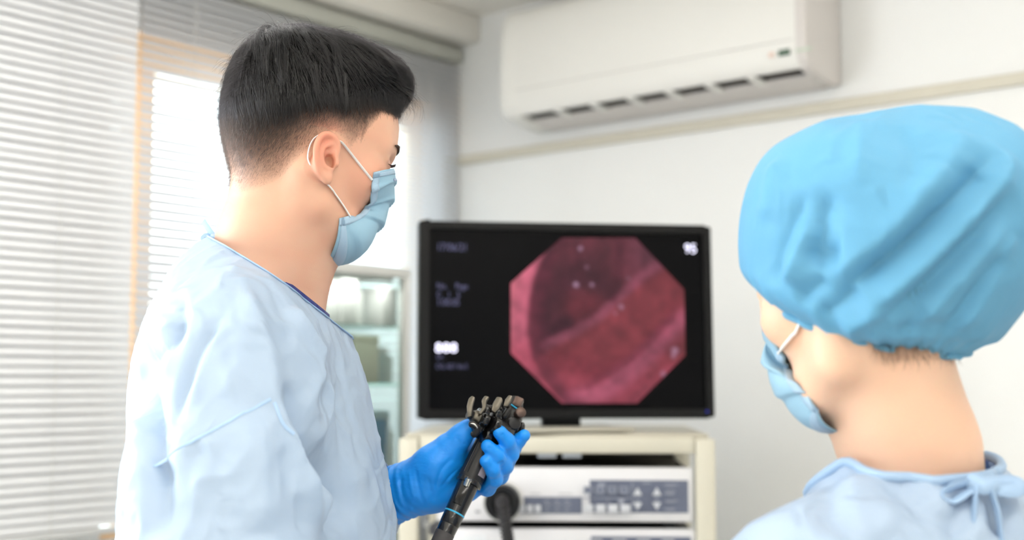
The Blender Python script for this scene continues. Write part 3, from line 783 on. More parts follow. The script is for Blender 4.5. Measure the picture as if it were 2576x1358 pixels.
# ------------------------------------------------------------------ a head (head frame: x forward, y left, z up, origin between the ear canals)
def head_field(neck, ear=True, female=False):
    f = Field()
    f.ell((-0.006, 0, 0.042), (0.094, 0.0745, 0.086), k=0)
    f.ell((-0.050, 0, 0.028), (0.051, 0.064, 0.064), k=0.03)
    f.ell((0.030, 0, 0.045), (0.060, 0.062, 0.062), k=0.03)
    f.ell((0.026, 0, -0.022), (0.050, 0.057, 0.066), k=0.03)
    for s in (-1, 1):
        f.chain([(-0.002, s * 0.054, -0.030, 0.016), (0.002, s * 0.050, -0.056, 0.016), (0.032, s * 0.033, -0.074, 0.017), (0.053, s * 0.010, -0.082, 0.017)], k=0.022)
        f.ell((0.052, s * 0.046, -0.012), (0.022, 0.018, 0.02), k=0.02)
        f.cap((0.082, s * 0.010, 0.026), (0.066, s * 0.046, 0.030), 0.010, 0.010, k=0.014)
        f.ell((0.094, s * 0.032, 0.008), (0.020, 0.017, 0.012), mode='s', k=0.012)
        f.ell((0.0725, s * 0.032, 0.008), 0.0125, k=0.002)
        f.cap((0.078, s * 0.020, 0.0155), (0.072, s * 0.046, 0.0145), 0.0045, k=0.006)
        f.cap((0.078, s * 0.020, 0.002), (0.071, s * 0.045, 0.003), 0.004, k=0.006)
    f.ell((0.055, 0, -0.082), (0.016, 0.02, 0.013), k=0.02)
    f.chain([(0.078, 0, 0.020, 0.008), (0.080, 0, -0.010, 0.009), (0.080, 0, -0.022, 0.010)], k=0.012)
    f.ell((0.070, 0, -0.048), (0.010, 0.022, 0.012), k=0.012)
    f.chain(neck, k=0.03)
    if ear:
        for s in (-1, 1):
            # ear frame: a forward, b up, c outwards
            c0 = np.array((-0.003, s * 0.0725, -0.007)); es = 0.79
            fl = R(3); ti = R(8)
            c_ = np.array((sin(fl), s * cos(fl), 0)); a_ = np.array((cos(fl), -s * sin(fl), 0)); b_ = np.array((0, 0, 1.0))
            a2 = a_ * cos(ti) + b_ * sin(ti); b2 = b_ * cos(ti) - a_ * sin(ti)
            E = lambda a, b, c: c0 + (a2 * a * 1.05 + b2 * b + c_ * c) * es
            Rm = np.stack([a2, b2, c_], 1)
            f.cap(E(-0.001, -0.004, -0.006), E(-0.004, 0.0, 0.007), 0.0125, 0.0115, k=0.006)
            f.ell(E(-0.005, 0.003, 0.0095), (0.0165 * es, 0.030 * es, 0.0050), Rm, k=0.005)
            f.ell(E(-0.0045, 0.006, 0.0175), (0.0125 * es, 0.0225 * es, 0.0062), Rm, mode='s', k=0.002)
            f.ell(E(0.001, -0.004, 0.010), (0.0085 * es, 0.0105 * es, 0.0105), Rm, mode='s', k=0.002)
            rim = [(0.0085, 0.004, 0.009), (0.0115, 0.014, 0.010), (0.0100, 0.024, 0.0110), (0.003, 0.0315, 0.0125), (-0.007, 0.0335, 0.0140), (-0.0155, 0.0285, 0.0155), (-0.0205, 0.018, 0.0165),
                   (-0.0215, 0.005, 0.0165), (-0.0190, -0.008, 0.0155), (-0.0145, -0.018, 0.0135), (-0.008, -0.026, 0.0115)]
            f.pline([tuple(E(*p)) + (0.0036 if 1 < i < 8 else 0.0031,) for i, p in enumerate(rim)], k=0.004)
            f.pline([tuple(E(*p)) + (0.0026,) for p in ((-0.0005, -0.0150, 0.0120), (-0.0080, -0.011, 0.0130), (-0.0115, -0.002, 0.0138), (-0.0115, 0.008, 0.0140), (-0.008, 0.016, 0.0130), (0.001, 0.020, 0.011))], k=0.003)
            f.ell(E(-0.002, -0.0275, 0.0105), (0.0080 * es, 0.0100 * es, 0.0045), Rm, k=0.004)
            f.ell(E(0.0105, -0.005, 0.0100), (0.0040 * es, 0.0065 * es, 0.0045), Rm, k=0.003)
    return f
# ------------------------------------------------------------------ skin, cloth and hair materials
def skin_mat(name, c1, c2, hair):
    m = bpy.data.materials.new(name); m.use_nodes = True; nt = m.node_tree; N = nt.nodes; L = nt.links; b = N['Principled BSDF']
    tc = N.new('ShaderNodeTexCoord'); nz = N.new('ShaderNodeTexNoise'); nz.inputs['Scale'].default_value = 22; nz.inputs['Detail'].default_value = 6
    L.new(tc.outputs['Object'], nz.inputs['Vector'])
    mx = N.new('ShaderNodeMix'); mx.data_type = 'RGBA'; mx.inputs[6].default_value = srgb(c1) + (1,); mx.inputs[7].default_value = srgb(c2) + (1,)
    L.new(nz.outputs['Fac'], mx.inputs[0])
    bl = N.new('ShaderNodeAttribute'); bl.attribute_name = 'blush'
    mb = N.new('ShaderNodeMix'); mb.data_type = 'RGBA'; mb.inputs[7].default_value = srgb((222, 122, 98)) + (1,)
    L.new(bl.outputs['Fac'], mb.inputs[0]); L.new(mx.outputs[2], mb.inputs[6])
    at = N.new('ShaderNodeAttribute'); at.attribute_name = 'stubble'
    m2 = N.new('ShaderNodeMix'); m2.data_type = 'RGBA'; m2.inputs[7].default_value = srgb(hair) + (1,)
    L.new(at.outputs['Fac'], m2.inputs[0]); L.new(mb.outputs[2], m2.inputs[6]); L.new(m2.outputs[2], b.inputs['Base Color'])
    b.inputs['Roughness'].default_value = 0.48; b.inputs['Specular IOR Level'].default_value = 0.4
    b.inputs['Subsurface Weight'].default_value = 0.25; b.inputs['Subsurface Radius'].default_value = (1, .35, .2); b.inputs['Subsurface Scale'].default_value = 0.006
    n2 = N.new('ShaderNodeTexVoronoi'); n2.inputs['Scale'].default_value = 900; L.new(tc.outputs['Object'], n2.inputs['Vector'])
    bp = N.new('ShaderNodeBump'); bp.inputs['Strength'].default_value = 0.05; bp.inputs['Distance'].default_value = 0.001
    L.new(n2.outputs['Distance'], bp.inputs['Height']); L.new(bp.outputs['Normal'], b.inputs['Normal'])
    return m
def cloth_mat(name, col, rough=0.5, transl=0.3, alpha=None, bump=0.25, var=0.03, scale=300, wr=0.7):
    m = bpy.data.materials.new(name); m.use_nodes = True; nt = m.node_tree; N = nt.nodes; L = nt.links; b = N['Principled BSDF']
    c = srgb(col); tc = N.new('ShaderNodeTexCoord')
    nz = N.new('ShaderNodeTexNoise'); nz.inputs['Scale'].default_value = 9; nz.inputs['Detail'].default_value = 6; L.new(tc.outputs['Object'], nz.inputs['Vector'])
    mx = N.new('ShaderNodeMix'); mx.data_type = 'RGBA'
    mx.inputs[6].default_value = tuple(v * (1 - var) for v in c) + (1,); mx.inputs[7].default_value = tuple(min(1, v * (1 + var)) for v in c) + (1,)
    L.new(nz.outputs['Fac'], mx.inputs[0]); L.new(mx.outputs[2], b.inputs['Base Color'])
    b.inputs['Roughness'].default_value = rough; b.inputs['Specular IOR Level'].default_value = 0.35; b.inputs['Sheen Weight'].default_value = 0.1
    # fine fibres and creases
    n2 = N.new('ShaderNodeTexNoise'); n2.inputs['Scale'].default_value = scale; n2.inputs['Detail'].default_value = 3; L.new(tc.outputs['Object'], n2.inputs['Vector'])
    n3 = N.new('ShaderNodeTexNoise'); n3.inputs['Scale'].default_value = 24; n3.inputs['Detail'].default_value = 6; n3.inputs['Distortion'].default_value = 1.2
    n3.noise_type = 'RIDGED_MULTIFRACTAL' if hasattr(n3, 'noise_type') else n3.noise_type
    L.new(tc.outputs['Object'], n3.inputs['Vector'])
    b1 = N.new('ShaderNodeBump'); b1.inputs['Strength'].default_value = wr; b1.inputs['Distance'].default_value = 0.007; L.new(n3.outputs['Fac'], b1.inputs['Height'])
    b2 = N.new('ShaderNodeBump'); b2.inputs['Strength'].default_value = bump; b2.inputs['Distance'].default_value = 0.0004
    L.new(n2.outputs['Fac'], b2.inputs['Height']); L.new(b1.outputs['Normal'], b2.inputs['Normal']); L.new(b2.outputs['Normal'], b.inputs['Normal'])
    out = N['Material Output']; src = b.outputs[0]
    if transl:
        t = N.new('ShaderNodeBsdfTranslucent'); L.new(mx.outputs[2], t.inputs[0]); L.new(b2.outputs['Normal'], t.inputs['Normal'])
        ms = N.new('ShaderNodeMixShader'); ms.inputs[0].default_value = transl; L.new(src, ms.inputs[1]); L.new(t.outputs[0], ms.inputs[2]); src = ms.outputs[0]
    if alpha is not None:
        t = N.new('ShaderNodeBsdfTransparent'); ms = N.new('ShaderNodeMixShader'); ms.inputs[0].default_value = alpha
        L.new(t.outputs[0], ms.inputs[1]); L.new(src, ms.inputs[2]); src = ms.outputs[0]
    L.new(src, out.inputs[0]); return m
def hair_mat(name, col, rough=0.3):
    m = bpy.data.materials.new(name); m.use_nodes = True; nt = m.node_tree; N = nt.nodes; L = nt.links
    N.remove(N['Principled BSDF']); h = N.new('ShaderNodeBsdfHairPrincipled')
    h.parametrization = 'COLOR'; h.inputs['Color'].default_value = srgb(col) + (1,)
    h.inputs['Roughness'].default_value = rough; h.inputs['Radial Roughness'].default_value = 0.30
    h.inputs['Random Roughness'].default_value = 0.2
    L.new(h.outputs[0], N['Material Output'].inputs[0]); return m
m_skin = skin_mat('skin_warm', (230, 184, 158), (222, 172, 144), (44, 34, 30))
m_skin_w = skin_mat('skin_fair', (242, 202, 174), (236, 190, 160), (44, 34, 30))
m_gown = cloth_mat('gown_nonwoven', (200, 219, 240), 0.40, 0.24, 0.82)
m_navy = cloth_mat('scrub_navy', (38, 48, 118), 0.7, 0.0, wr=0.1)
m_royal = cloth_mat('scrub_royal_blue', (24, 84, 190), 0.7, 0.0, wr=0.1)
m_mask = cloth_mat('mask_blue', (172, 212, 234), 0.55, 0.22, None, bump=0.3, wr=0.12)
m_maskin = cloth_mat('mask_white', (236, 240, 246), 0.6, 0.25, None, wr=0.1)
m_loop = mat('elastic_white', (246, 244, 242), 0.6, var=0.02, bump=0.3, bscale=900)
m_hairb = mat('hair_base', (9, 8, 8), 0.6, var=0.2, scale=80, spec=0.1)
m_hair = hair_mat('hair_black', (6, 5, 6), 0.15)
m_hairs = hair_mat('hair_short', (24, 17, 14), 0.35)
def strands(name, polys, radii, m, parent, tip=0.35):
    """hair strands as curves; polys: array (n, k, 3)"""
    n, k = polys.shape[:2]
    c = bpy.data.hair_curves.new(name); c.add_curves([k] * n)
    c.attributes['position'].data.foreach_set('vector', polys.astype(np.float32).ravel()) if 'position' in c.attributes else c.points.foreach_set('position', polys.astype(np.float32).ravel())
    ra = c.attributes.get('radius') or c.attributes.new('radius', 'FLOAT', 'POINT')
    tp = np.linspace(1, tip, k)[None, :] * np.asarray(radii)[:, None]
    ra.data.foreach_set('value', tp.astype(np.float32).ravel())
    c.materials.append(m)
    o = bpy.data.objects.new(name, c); COL.objects.link(o); o.parent = parent
    return o
def set_attr(o, name, vals):
    a = o.data.attributes.new(name, 'FLOAT', 'POINT'); a.data.foreach_set('value', np.asarray(vals, np.float32))

# ------------------------------------------------------------------ the man
def az_matrix(loc, az, pitch=0.0, roll=0.0):
    return Matrix.Translation(loc) @ Matrix.Rotation(pi / 2 - R(az), 4, 'Z') @ Matrix.Rotation(R(pitch), 4, 'Y') @ Matrix.Rotation(R(roll), 4, 'X')
MANM = az_matrix((-0.270, 1.380, 0), 82)
MAN_I = MANM.inverted()
man = empty('person', MANM, 'person with short black hair in a pale blue gown and mask, holding the black endoscope', 'person')
ml = lambda px, py, d: MAN_I @ W(px, py, d)      # pixel + depth -> man frame
HO = W(784, 407, 1.372)
HSC = 0.935
HEADM = MAN_I @ az_matrix(HO, 64, 9, 2) @ Matrix.Scale(HSC, 4)          # head frame -> man frame
HEAD_I = HEADM.inverted()
hd = lambda v: HEAD_I @ Vector(v)
HEADW = MANM @ HEADM
nk = [(lambda q: tuple(q[:3]) + (q[3] / HSC,))(q) for q in [tuple(hd(ml(735, 455, 1.372))) + (0.058,), tuple(hd(ml(712, 545, 1.372))) + (0.0545,), tuple(hd(ml(690, 630, 1.375))) + (0.057,), tuple(hd(ml(674, 720, 1.38))) + (0.0575,), tuple(hd(ml(660, 800, 1.38))) + (0.065,)]]
hf = head_field(nk)
# trapezius and collar area
for s in (-1, 1):
    hf.cap(hd((-0.016, s * 0.02, 1.500)), hd((-0.022, s * 0.15, 1.43)), 0.032, 0.044, k=0.03)
    hf.cap(tuple(Vector((-0.022, s * 0.058, -0.022))), hd((0.035, s * 0.02, 1.48)), 0.014, 0.010, k=0.02)
hf.cap(hd((0.0, -0.12, 1.40)), hd((0.0, 0.12, 1.40)), 0.075, k=0.04)
hx = 0.0018
HV, HF = hf.mesh(ax_grid(-0.17, 0.125, hx), ax_grid(-0.125, 0.125, hx), ax_grid(-0.235, 0.145, hx))
HV = relax(HV, HF, 1, 0.3)
HB = BVHTree.FromPolygons([tuple(v) for v in HV], [tuple(q) for q in HF])
HWI = HEADW.inverted()
def head_hit(px, py, off=0.0):
    """head-frame point where the sight line meets the head"""
    o = HWI @ CAMO; d = (HWI.to_3x3() @ ray(px, py)).normalized()
    h = HB.ray_cast(o, d)
    if h[0] is None:
        q = o + d * ((-o).dot(d)); n = HB.find_nearest(q); return n[0] + n[1] * off
    n = h[1] if h[1].dot(d) < 0 else -h[1]
    return h[0] + n * off
def phi_z(P): P = np.asarray(P); return np.degrees(np.arctan2(np.abs(P[..., 1]), P[..., 0])), P[..., 2]
def curve(pts, front, back):
    q = [front] + sorted([tuple(float(v) for v in phi_z(np.array(head_hit(*p)))) for p in pts]) + [back]
    a = np.array(q); a = a[np.argsort(a[:, 0])]; return a
low = curve([(958, 285), (945, 305), (925, 325), (908, 345), (900, 372), (880, 372), (866, 352), (840, 330), (800, 342), (775, 372), (745, 408), (715, 440), (680, 462), (640, 478), (606, 485)], (0, 0.078), (180, -0.045))
upc = curve([(950, 262), (900, 262), (870, 268), (825, 256), (765, 266), (710, 290), (665, 297), (600, 305), (570, 300)], (0, 0.080), (180, 0.028))
ph, zz = phi_z(HV)
zl = np.interp(ph, low[:, 0], low[:, 1]); zu = np.interp(ph, upc[:, 0], upc[:, 1])
fade = np.clip((zz - zl) / np.maximum(zu - zl, 0.004), 0, 2)
stub = np.where(fade > 0, np.clip(fade, 0, 1) ** 0.60 * 0.93, 0)
ear_r = np.linalg.norm((HV - np.array((-0.012, 0, 0.006))) * np.array((1 / 0.030, 0, 1 / 0.036)), axis=1)
stub = np.where((np.abs(HV[:, 1]) > 0.0755) & (ear_r < 1.0), 0, stub)
blush = np.exp(-((HV[:, 0] + 0.012) / 0.020) ** 2 - ((HV[:, 2] - 0.004) / 0.034) ** 2) * (np.abs(HV[:, 1]) > 0.074) * 0.55
blush += np.exp(-((HV[:, 0] - 0.05) / 0.04) ** 2 - ((HV[:, 2] + 0.02) / 0.04) ** 2) * 0.22
blush += np.clip(noise3(HV, 60, 4), 0, 1) * 0.10
# body below the neck
bf = Field()
bf.ell((0.0, 0, 1.30), (0.105, 0.165, 0.20), k=0); bf.ell((0, 0, 1.06), (0.10, 0.15, 0.16), k=0.06); bf.ell((-0.01, 0, 0.92), (0.115, 0.165, 0.13), k=0.06)
bf.cap((-0.01, -0.14, 1.415), (-0.01, 0.14, 1.415), 0.055, k=0.05)
SR, ER, WR_ = (-0.012, -0.180, 1.425), (-0.020, -0.245, 1.13), (0.165, -0.185, 1.00)
SL = (-0.012, 0.180, 1.425); WL = tuple(ml(985, 1247, 1.452)); EL = (0.015, 0.235, 1.165)
HR = (0.235, -0.150, 0.985)
bf.chain([SR + (0.052,), (-0.015, -0.205, 1.32, 0.048), ER + (0.040,), (0.02, -0.235, 1.10, 0.041), WR_ + (0.027,)], k=0.03)
bf.chain([SL + (0.052,), (0.0, 0.20, 1.32, 0.048), EL + (0.040,), WL + (0.027,)], k=0.03)
# right hand, out of the picture, relaxed around the insertion tube
bf.ell((0.205, -0.168, 0.985), (0.045, 0.022, 0.038), k=0.015)
for i, (dy, ln) in enumerate(((0.028, .06), (0.010, .068), (-0.010, .064), (-0.028, .05))):
    z = 0.985 + dy
    bf.chain([(0.240, -0.165, z, 0.0095), (0.240 + ln * .5, -0.150, z - 0.004, 0.009), (0.240 + ln * .62, -0.120, z - 0.008, 0.008), (0.240 + ln * .40, -0.105, z - 0.008, 0.0075)], k=0.004)
bf.chain([(0.195, -0.15, 1.015, 0.013), (0.225, -0.125, 1.03, 0.011), (0.25, -0.105, 1.02, 0.0095)], k=0.006)
for s in (-1, 1):
    bf.chain([(-0.01, s * 0.085, 0.90, 0.085), (0.0, s * 0.09, 0.50, 0.055), (-0.015, s * 0.09, 0.30, 0.052), (-0.02, s * 0.09, 0.09, 0.036), (-0.02, s * 0.09, 0.045, 0.036)], k=0.03)
    bf.cap((-0.02, s * 0.09, 0.045), (0.13, s * 0.10, 0.032), 0.036, 0.028, k=0.02)
BV, BF = bf.mesh(ax_grid(-0.20, 0.34, 0.010), ax_grid(-0.34, 0.34, 0.010), np.concatenate([ax_grid(-0.01, 1.5, 0.011)]))
HVm = xf(HEADM, HV)
allV = np.concatenate([HVm, BV]); allF = np.concatenate([HF, BF + len(HV)])
body = mesh_np('body', allV, allF, m_skin, man)
z0_ = np.zeros(len(BV)); set_attr(body, 'stubble', np.concatenate([stub, z0_])); set_attr(body, 'blush', np.concatenate([blush, z0_]))

# --- face details: eyebrow, lashes, eyes
Hm = HEADM
for s in (-1, 1):
    ps = []
    for i in range(320):
        t = random.random(); y = 0.013 + 0.034 * t; base = Vector((0.095, s * y, 0.030 + 0.004 * sin(t * 2.4) + random.uniform(-.0025, .003) * (1.2 - t)))
        h = HB.ray_cast(base + Vector((0.03, 0, 0)), Vector((-1, 0, 0)))
        if h[0] is None: continue
        a = h[0] + h[1] * 0.0002; dr_ = Vector((-0.35 * t, s * (0.5 + t), 0.35 - .55 * t)).normalized()
        ps.append([a, a + dr_ * 0.0035 + h[1] * 0.0009, a + dr_ * 0.0075 + h[1] * 0.0011])
    ps = np.array([[tuple(Hm @ q) for q in p] for p in ps])
    strands('eyebrow', ps, np.full(len(ps), 0.00016), m_hairs, man)
    ls = []
    for i in range(46):
        t = i / 45; y = 0.021 + 0.024 * t
        a = Vector((0.0838 - 0.009 * abs(t - .3), s * y, 0.0105)); ls.append([a, a + Vector((0.0045, s * 0.002 * (t - .3), -0.0006)), a + Vector((0.0085, s * 0.004 * t, 0.0012))])
    ls = np.array([[tuple(Hm @ q) for q in p] for p in ls])
    strands('eyelashes', ls, np.full(len(ls), 0.00017), m_hair, man)

# --- hair: a dark base volume shaped like the cut, covered by strands
hv = Field()
hv.ell((-0.010, 0, 0.052), (0.096, 0.0800, 0.0915), k=0)
hv.ell((-0.052, 0, 0.052), (0.056, 0.068, 0.068), k=0.03)
hv.ell((0.032, 0, 0.096), (0.054, 0.060, 0.036), k=0.03)
hv.cap((0.064, -0.030, 0.104), (0.068, 0.028, 0.106), 0.019, 0.018, k=0.03)
hv.ell((0.000, -0.030, 0.112), (0.066, 0.040, 0.031), k=0.03)
hv.ell((-0.056, -0.004, 0.094), (0.046, 0.054, 0.047), k=0.03)
hx2 = 0.003
VV, VF = hv.mesh(ax_grid(-0.13, 0.13, hx2), ax_grid(-0.10, 0.10, hx2), ax_grid(-0.06, 0.17, hx2))
p2, z2 = phi_z(VV); zu2 = np.interp(p2, upc[:, 0], upc[:, 1])
keepv = z2 > zu2 + 0.004
# pull the volume under the cut line into the skull so that the edge closes
below = np.clip((zu2 + 0.010 - z2) / 0.012, 0, 1)
VVs = VV.copy(); cen = np.array((-0.008, 0, 0.045)); 
VVs = cen + (VV - cen) * (1 - 0.10 * below)[:, None]
fk = keepv[VF].any(1)
VF2 = VF[fk]; used = np.unique(VF2); mp = np.full(len(VV), -1); mp[used] = np.arange(len(used))
hairb = mesh_np('hair', xf(HEADM, VVs[used] * np.array((0.955, 0.968, 0.972)) + cen * 0.03), mp[VF2], m_hairb, man)
VN = vnormals(VV, VF)
VB = BVHTree.FromPolygons([tuple(v) for v in VV], [tuple(q) for q in VF])
crown = Vector((-0.062, 0.008, 0.118))
def flow(p, n):
    r = p - crown; d = r.length
    r = r / max(d, 1e-4)
    fr = max(0.0, min(1.0, (p.x - 0.0) / 0.06)) * max(0.0, min(1.0, (p.z - 0.075) / 0.03))
    v = r + Vector((0.10, 0, -0.55 * (1 - fr))) + Vector((0.7, -0.45, 0.0)) * fr
    v += Vector((0, 0, 1)).cross(r) * 0.25 * math.exp(-(d / 0.05) ** 2)
    v = v - n * v.dot(n)
    return v.normalized()
rs = random.Random(3)
cand = np.where(keepv & (z2 > zu2 + 0.006))[0]
ST, SRad = [], []
K = 9
clumps = {}
for i in range(15000):
    j = cand[rs.randrange(len(cand))]
    p = Vector(VV[j]) + Vector((rs.gauss(0, .0015), rs.gauss(0, .0015), rs.gauss(0, .0015)))
    ln = rs.uniform(0.020, 0.040); n = Vector(VN[j]); step = ln / (K - 1)
    depth = rs.uniform(-0.0035, 0.0015) + (0.0035 if rs.random() < 0.06 else 0)
    ck = (int(p.x / 0.009), int(p.y / 0.009), int(p.z / 0.009))
    if ck not in clumps: clumps[ck] = Vector((rs.gauss(0, .30), rs.gauss(0, .30), rs.gauss(0, .22)))
    jit = clumps[ck] + Vector((rs.gauss(0, .10), rs.gauss(0, .10), rs.gauss(0, .10)))
    pts = []
    for k in range(K):
        lo_, nn, _, _ = VB.find_nearest(p)
        q = lo_ + nn * (depth + 0.0022 * (k / K) ** 2 * (1 + jit.x * 2))
        pts.append(tuple(q)); v = flow(lo_, nn) + (jit - nn * jit.dot(nn)) * 0.6
        p = lo_ + v.normalized() * step
        pz = float(np.interp(math.degrees(math.atan2(abs(p.y), p.x)), upc[:, 0], upc[:, 1]))
    ST.append(pts); SRad.append(rs.uniform(0.00007, 0.00013))
# fringe tips curling forward and down over the forehead, seen against the wall
def tuft(a, d0, d1, ln, n, spread, r=0.00011):
    a = Vector(a); d0 = Vector(d0).normalized(); d1 = Vector(d1).normalized()
    for i in range(n):
        q = a + Vector((rs.gauss(0, spread), rs.gauss(0, spread), rs.gauss(0, spread * .7))); l = ln * rs.uniform(.6, 1.15); pts = []
        j = Vector((rs.gauss(0, .16), rs.gauss(0, .16), rs.gauss(0, .16)))
        for k in range(K):
            t = k / (K - 1); pts.append(tuple(q)); q = q + ((d0 * (1 - t) + d1 * t).normalized() + j * t).normalized() * l / (K - 1)
        ST.append(pts); SRad.append(r * rs.uniform(.7, 1.2))
for yk in np.linspace(-0.050, 0.045, 11):
    xk = 0.076 - 5.0 * (yk + 0.0) ** 2 * 2
    tuft((xk - 0.012, yk, 0.110), (1, -.35, .25), (.9, -.25, -.40), 0.034, 120, 0.005)
    tuft((xk - 0.016, yk, 0.100), (1, -.3, .05), (.9, -.2, -.55), 0.026, 100, 0.005)
tuft((0.078, -0.038, 0.104), (1, -.1, -.25), (-.1, -.05, -1), 0.044, 30, 0.004, 0.0001)
tuft((0.073, -0.046, 0.092), (1, -.1, -.4), (-.4, -.0, -1), 0.036, 22, 0.004, 0.0001)
# tousled top and crown
for (a, d0, d1, ln, n) in (((-0.062, -0.020, 0.130), (-.7, -.3, .8), (-.9, -.2, -.8), 0.030, 26), ((-0.074, -0.025, 0.116), (-1, -.3, .6), (-.8, 0, -1), 0.034, 40), ((-0.045, -0.02, 0.138), (-.5, -.3, .9), (-1, -.2, -.4), 0.022, 16),
                           ((-0.010, -0.030, 0.140), (.7, -.3, .55), (1, -.4, -.3), 0.024, 70), ((0.018, -0.03, 0.138), (.8, -.3, .45), (1, -.4, -.4), 0.026, 80), ((0.045, -0.03, 0.130), (.9, -.3, .4), (1, -.4, -.5), 0.028, 90),
                           ((0.056, -0.02, 0.120), (1, -.2, .5), (1, -.3, -.5), 0.030, 150), ((-0.09, -0.03, 0.085), (-1, -.3, .1), (-.3, 0, -1), 0.036, 160), ((-0.096, -0.02, 0.06), (-.8, -.2, -.3), (-.1, 0, -1), 0.034, 160)):
    tuft(a, d0, d1, ln, n, 0.008)
for i in range(22):
    t = rs.random(); a = Vector((-0.095 + 0.165 * t, rs.uniform(-.05, .03), 0.130 + 0.012 * sin(t * 3))); lo_, nn, _, _ = VB.find_nearest(a)
    tuft(lo_, nn + Vector((rs.gauss(0, .5), rs.gauss(0, .4), .1)), (rs.gauss(0, 1), rs.gauss(0, 1), rs.uniform(-.4, .5)), rs.uniform(.012, .026), 1, 0.001, 0.00006)
# loose locks that break the outline: swept forward in front, falling at the back and sides
def lock(p, v0, lift, ln, n, r=0.00012):
    lo_, nn, _, _ = VB.find_nearest(Vector(p)); a = lo_; j = Vector(v0)
    mid = []
    for k in range(K):
        t = k / (K - 1); l2, n2, _, _ = VB.find_nearest(a); mid.append((l2 + n2 * lift * (sin(t * pi * .8) if t < .95 else .5), n2))
        f_ = flow(l2, n2) * 0.6 + (j - n2 * j.dot(n2)); a = l2 + f_.normalized() * ln / (K - 1)
    for i in range(n):
        o_ = Vector((rs.gauss(0, .0022), rs.gauss(0, .0022), rs.gauss(0, .0016))); s_ = rs.uniform(.75, 1.1)
        pts = []
        for k in range(K):
            t = k / (K - 1) * s_; kk = min(K - 1.001, t * (K - 1)); i0 = int(kk); fr = kk - i0
            q = mid[i0][0].lerp(mid[i0 + 1][0], fr); pts.append(tuple(q + o_ * (1 - 0.6 * t) + mid[i0][1] * rs.uniform(0, .0006)))
        ST.append(pts); SRad.append(r * rs.uniform(.7, 1.2))
for i in range(46):
    y = rs.uniform(-.058, .04); lock((rs.uniform(.01, .075), y, rs.uniform(.098, .14)), (1, rs.uniform(-1.0, .1), rs.uniform(-.5, .3)), rs.uniform(.002, .0075), rs.uniform(.028, .05), 42)
for i in range(40):
    lock((rs.uniform(-.10, .02), rs.uniform(-.075, .03), rs.uniform(.085, .135)), (rs.uniform(-.1, .5), rs.uniform(-.3, .2), -1), rs.uniform(.001, .0035), rs.uniform(.03, .05), 36)
for i in range(10):
    tuft((0.070 + rs.uniform(-.006, .008), rs.uniform(-.052, -.012), 0.100 + rs.uniform(-.012, .010)), (1, rs.uniform(-.5, .1), rs.uniform(-.2, .3)), (rs.uniform(.1, .9), -.1, -.9), rs.uniform(.024, .036), 26, 0.0026, 0.00012)
# the lower edge of the long hair: ends hanging just past the cut line
for i in range(5200):
    f_ = rs.uniform(30, 180); s = -1 if rs.random() < .72 else 1
    zc = float(np.interp(f_, upc[:, 0], upc[:, 1])); a = Vector((cos(R(f_)) * .1, s * sin(R(f_)) * .1, zc + rs.uniform(0.004, 0.022)))
    lo_, nn, _, _ = VB.find_nearest(Vector((a.x * .9, a.y * .8, a.z)))
    p = lo_ + nn * rs.uniform(-.001, .0012); pts = []; l = rs.uniform(.012, .022)
    v = Vector((0.30 + rs.gauss(0, .16), rs.gauss(0, .16), -1)) - nn * 0.25
    for k in range(K):
        pts.append(tuple(p)); p = p + v.normalized() * l / (K - 1)
    ST.append(pts); SRad.append(rs.uniform(.00007, .00012))
ST = xf(HEADM, np.array(ST).reshape(-1, 3)).reshape(-1, K, 3)
hs = strands('hair_strands', ST, np.array(SRad), m_hair, man); hs['kind'] = 'stuff'
# clipped sides: short hairs growing denser and longer towards the cut line
HN = vnormals(HV, HF)
ok = np.where((fade > 0.02) & (fade < 1.35) & (stub > 0.01) & (HV[:, 0] < 0.085))[0]
w = np.clip(fade[ok], 0, 1) ** 0.8; w /= w.sum()
pick = np.random.choice(ok, 60000, p=w)
root = HV[pick] + np.random.normal(0, .0016, (len(pick), 3)); nn = HN[pick]
fd = np.clip(fade[pick], 0, 1.1); ln = 0.0014 + 0.0065 * fd ** 1.3 * np.random.uniform(.7, 1.2, len(pick))
dv = np.stack([np.where(HV[pick, 0] > 0.02, 0.05, -0.35) + np.random.normal(0, .15, len(pick)), np.random.normal(0, .15, len(pick)), -np.ones(len(pick))], 1)
dv -= nn * (dv * nn).sum(1, keepdims=True); dv /= np.linalg.norm(dv, axis=1, keepdims=True)
P0 = root - nn * .0003; P1 = root + dv * (ln * .5)[:, None] + nn * (ln * .18)[:, None]; P2 = root + dv * ln[:, None] + nn * (ln * .22)[:, None]
SS = xf(HEADM, np.stack([P0, P1, P2], 1).reshape(-1, 3)).reshape(-1, 3, 3)
so = strands('short_hair', SS, np.full(len(SS), .000065), m_hairs, man); so['kind'] = 'stuff'
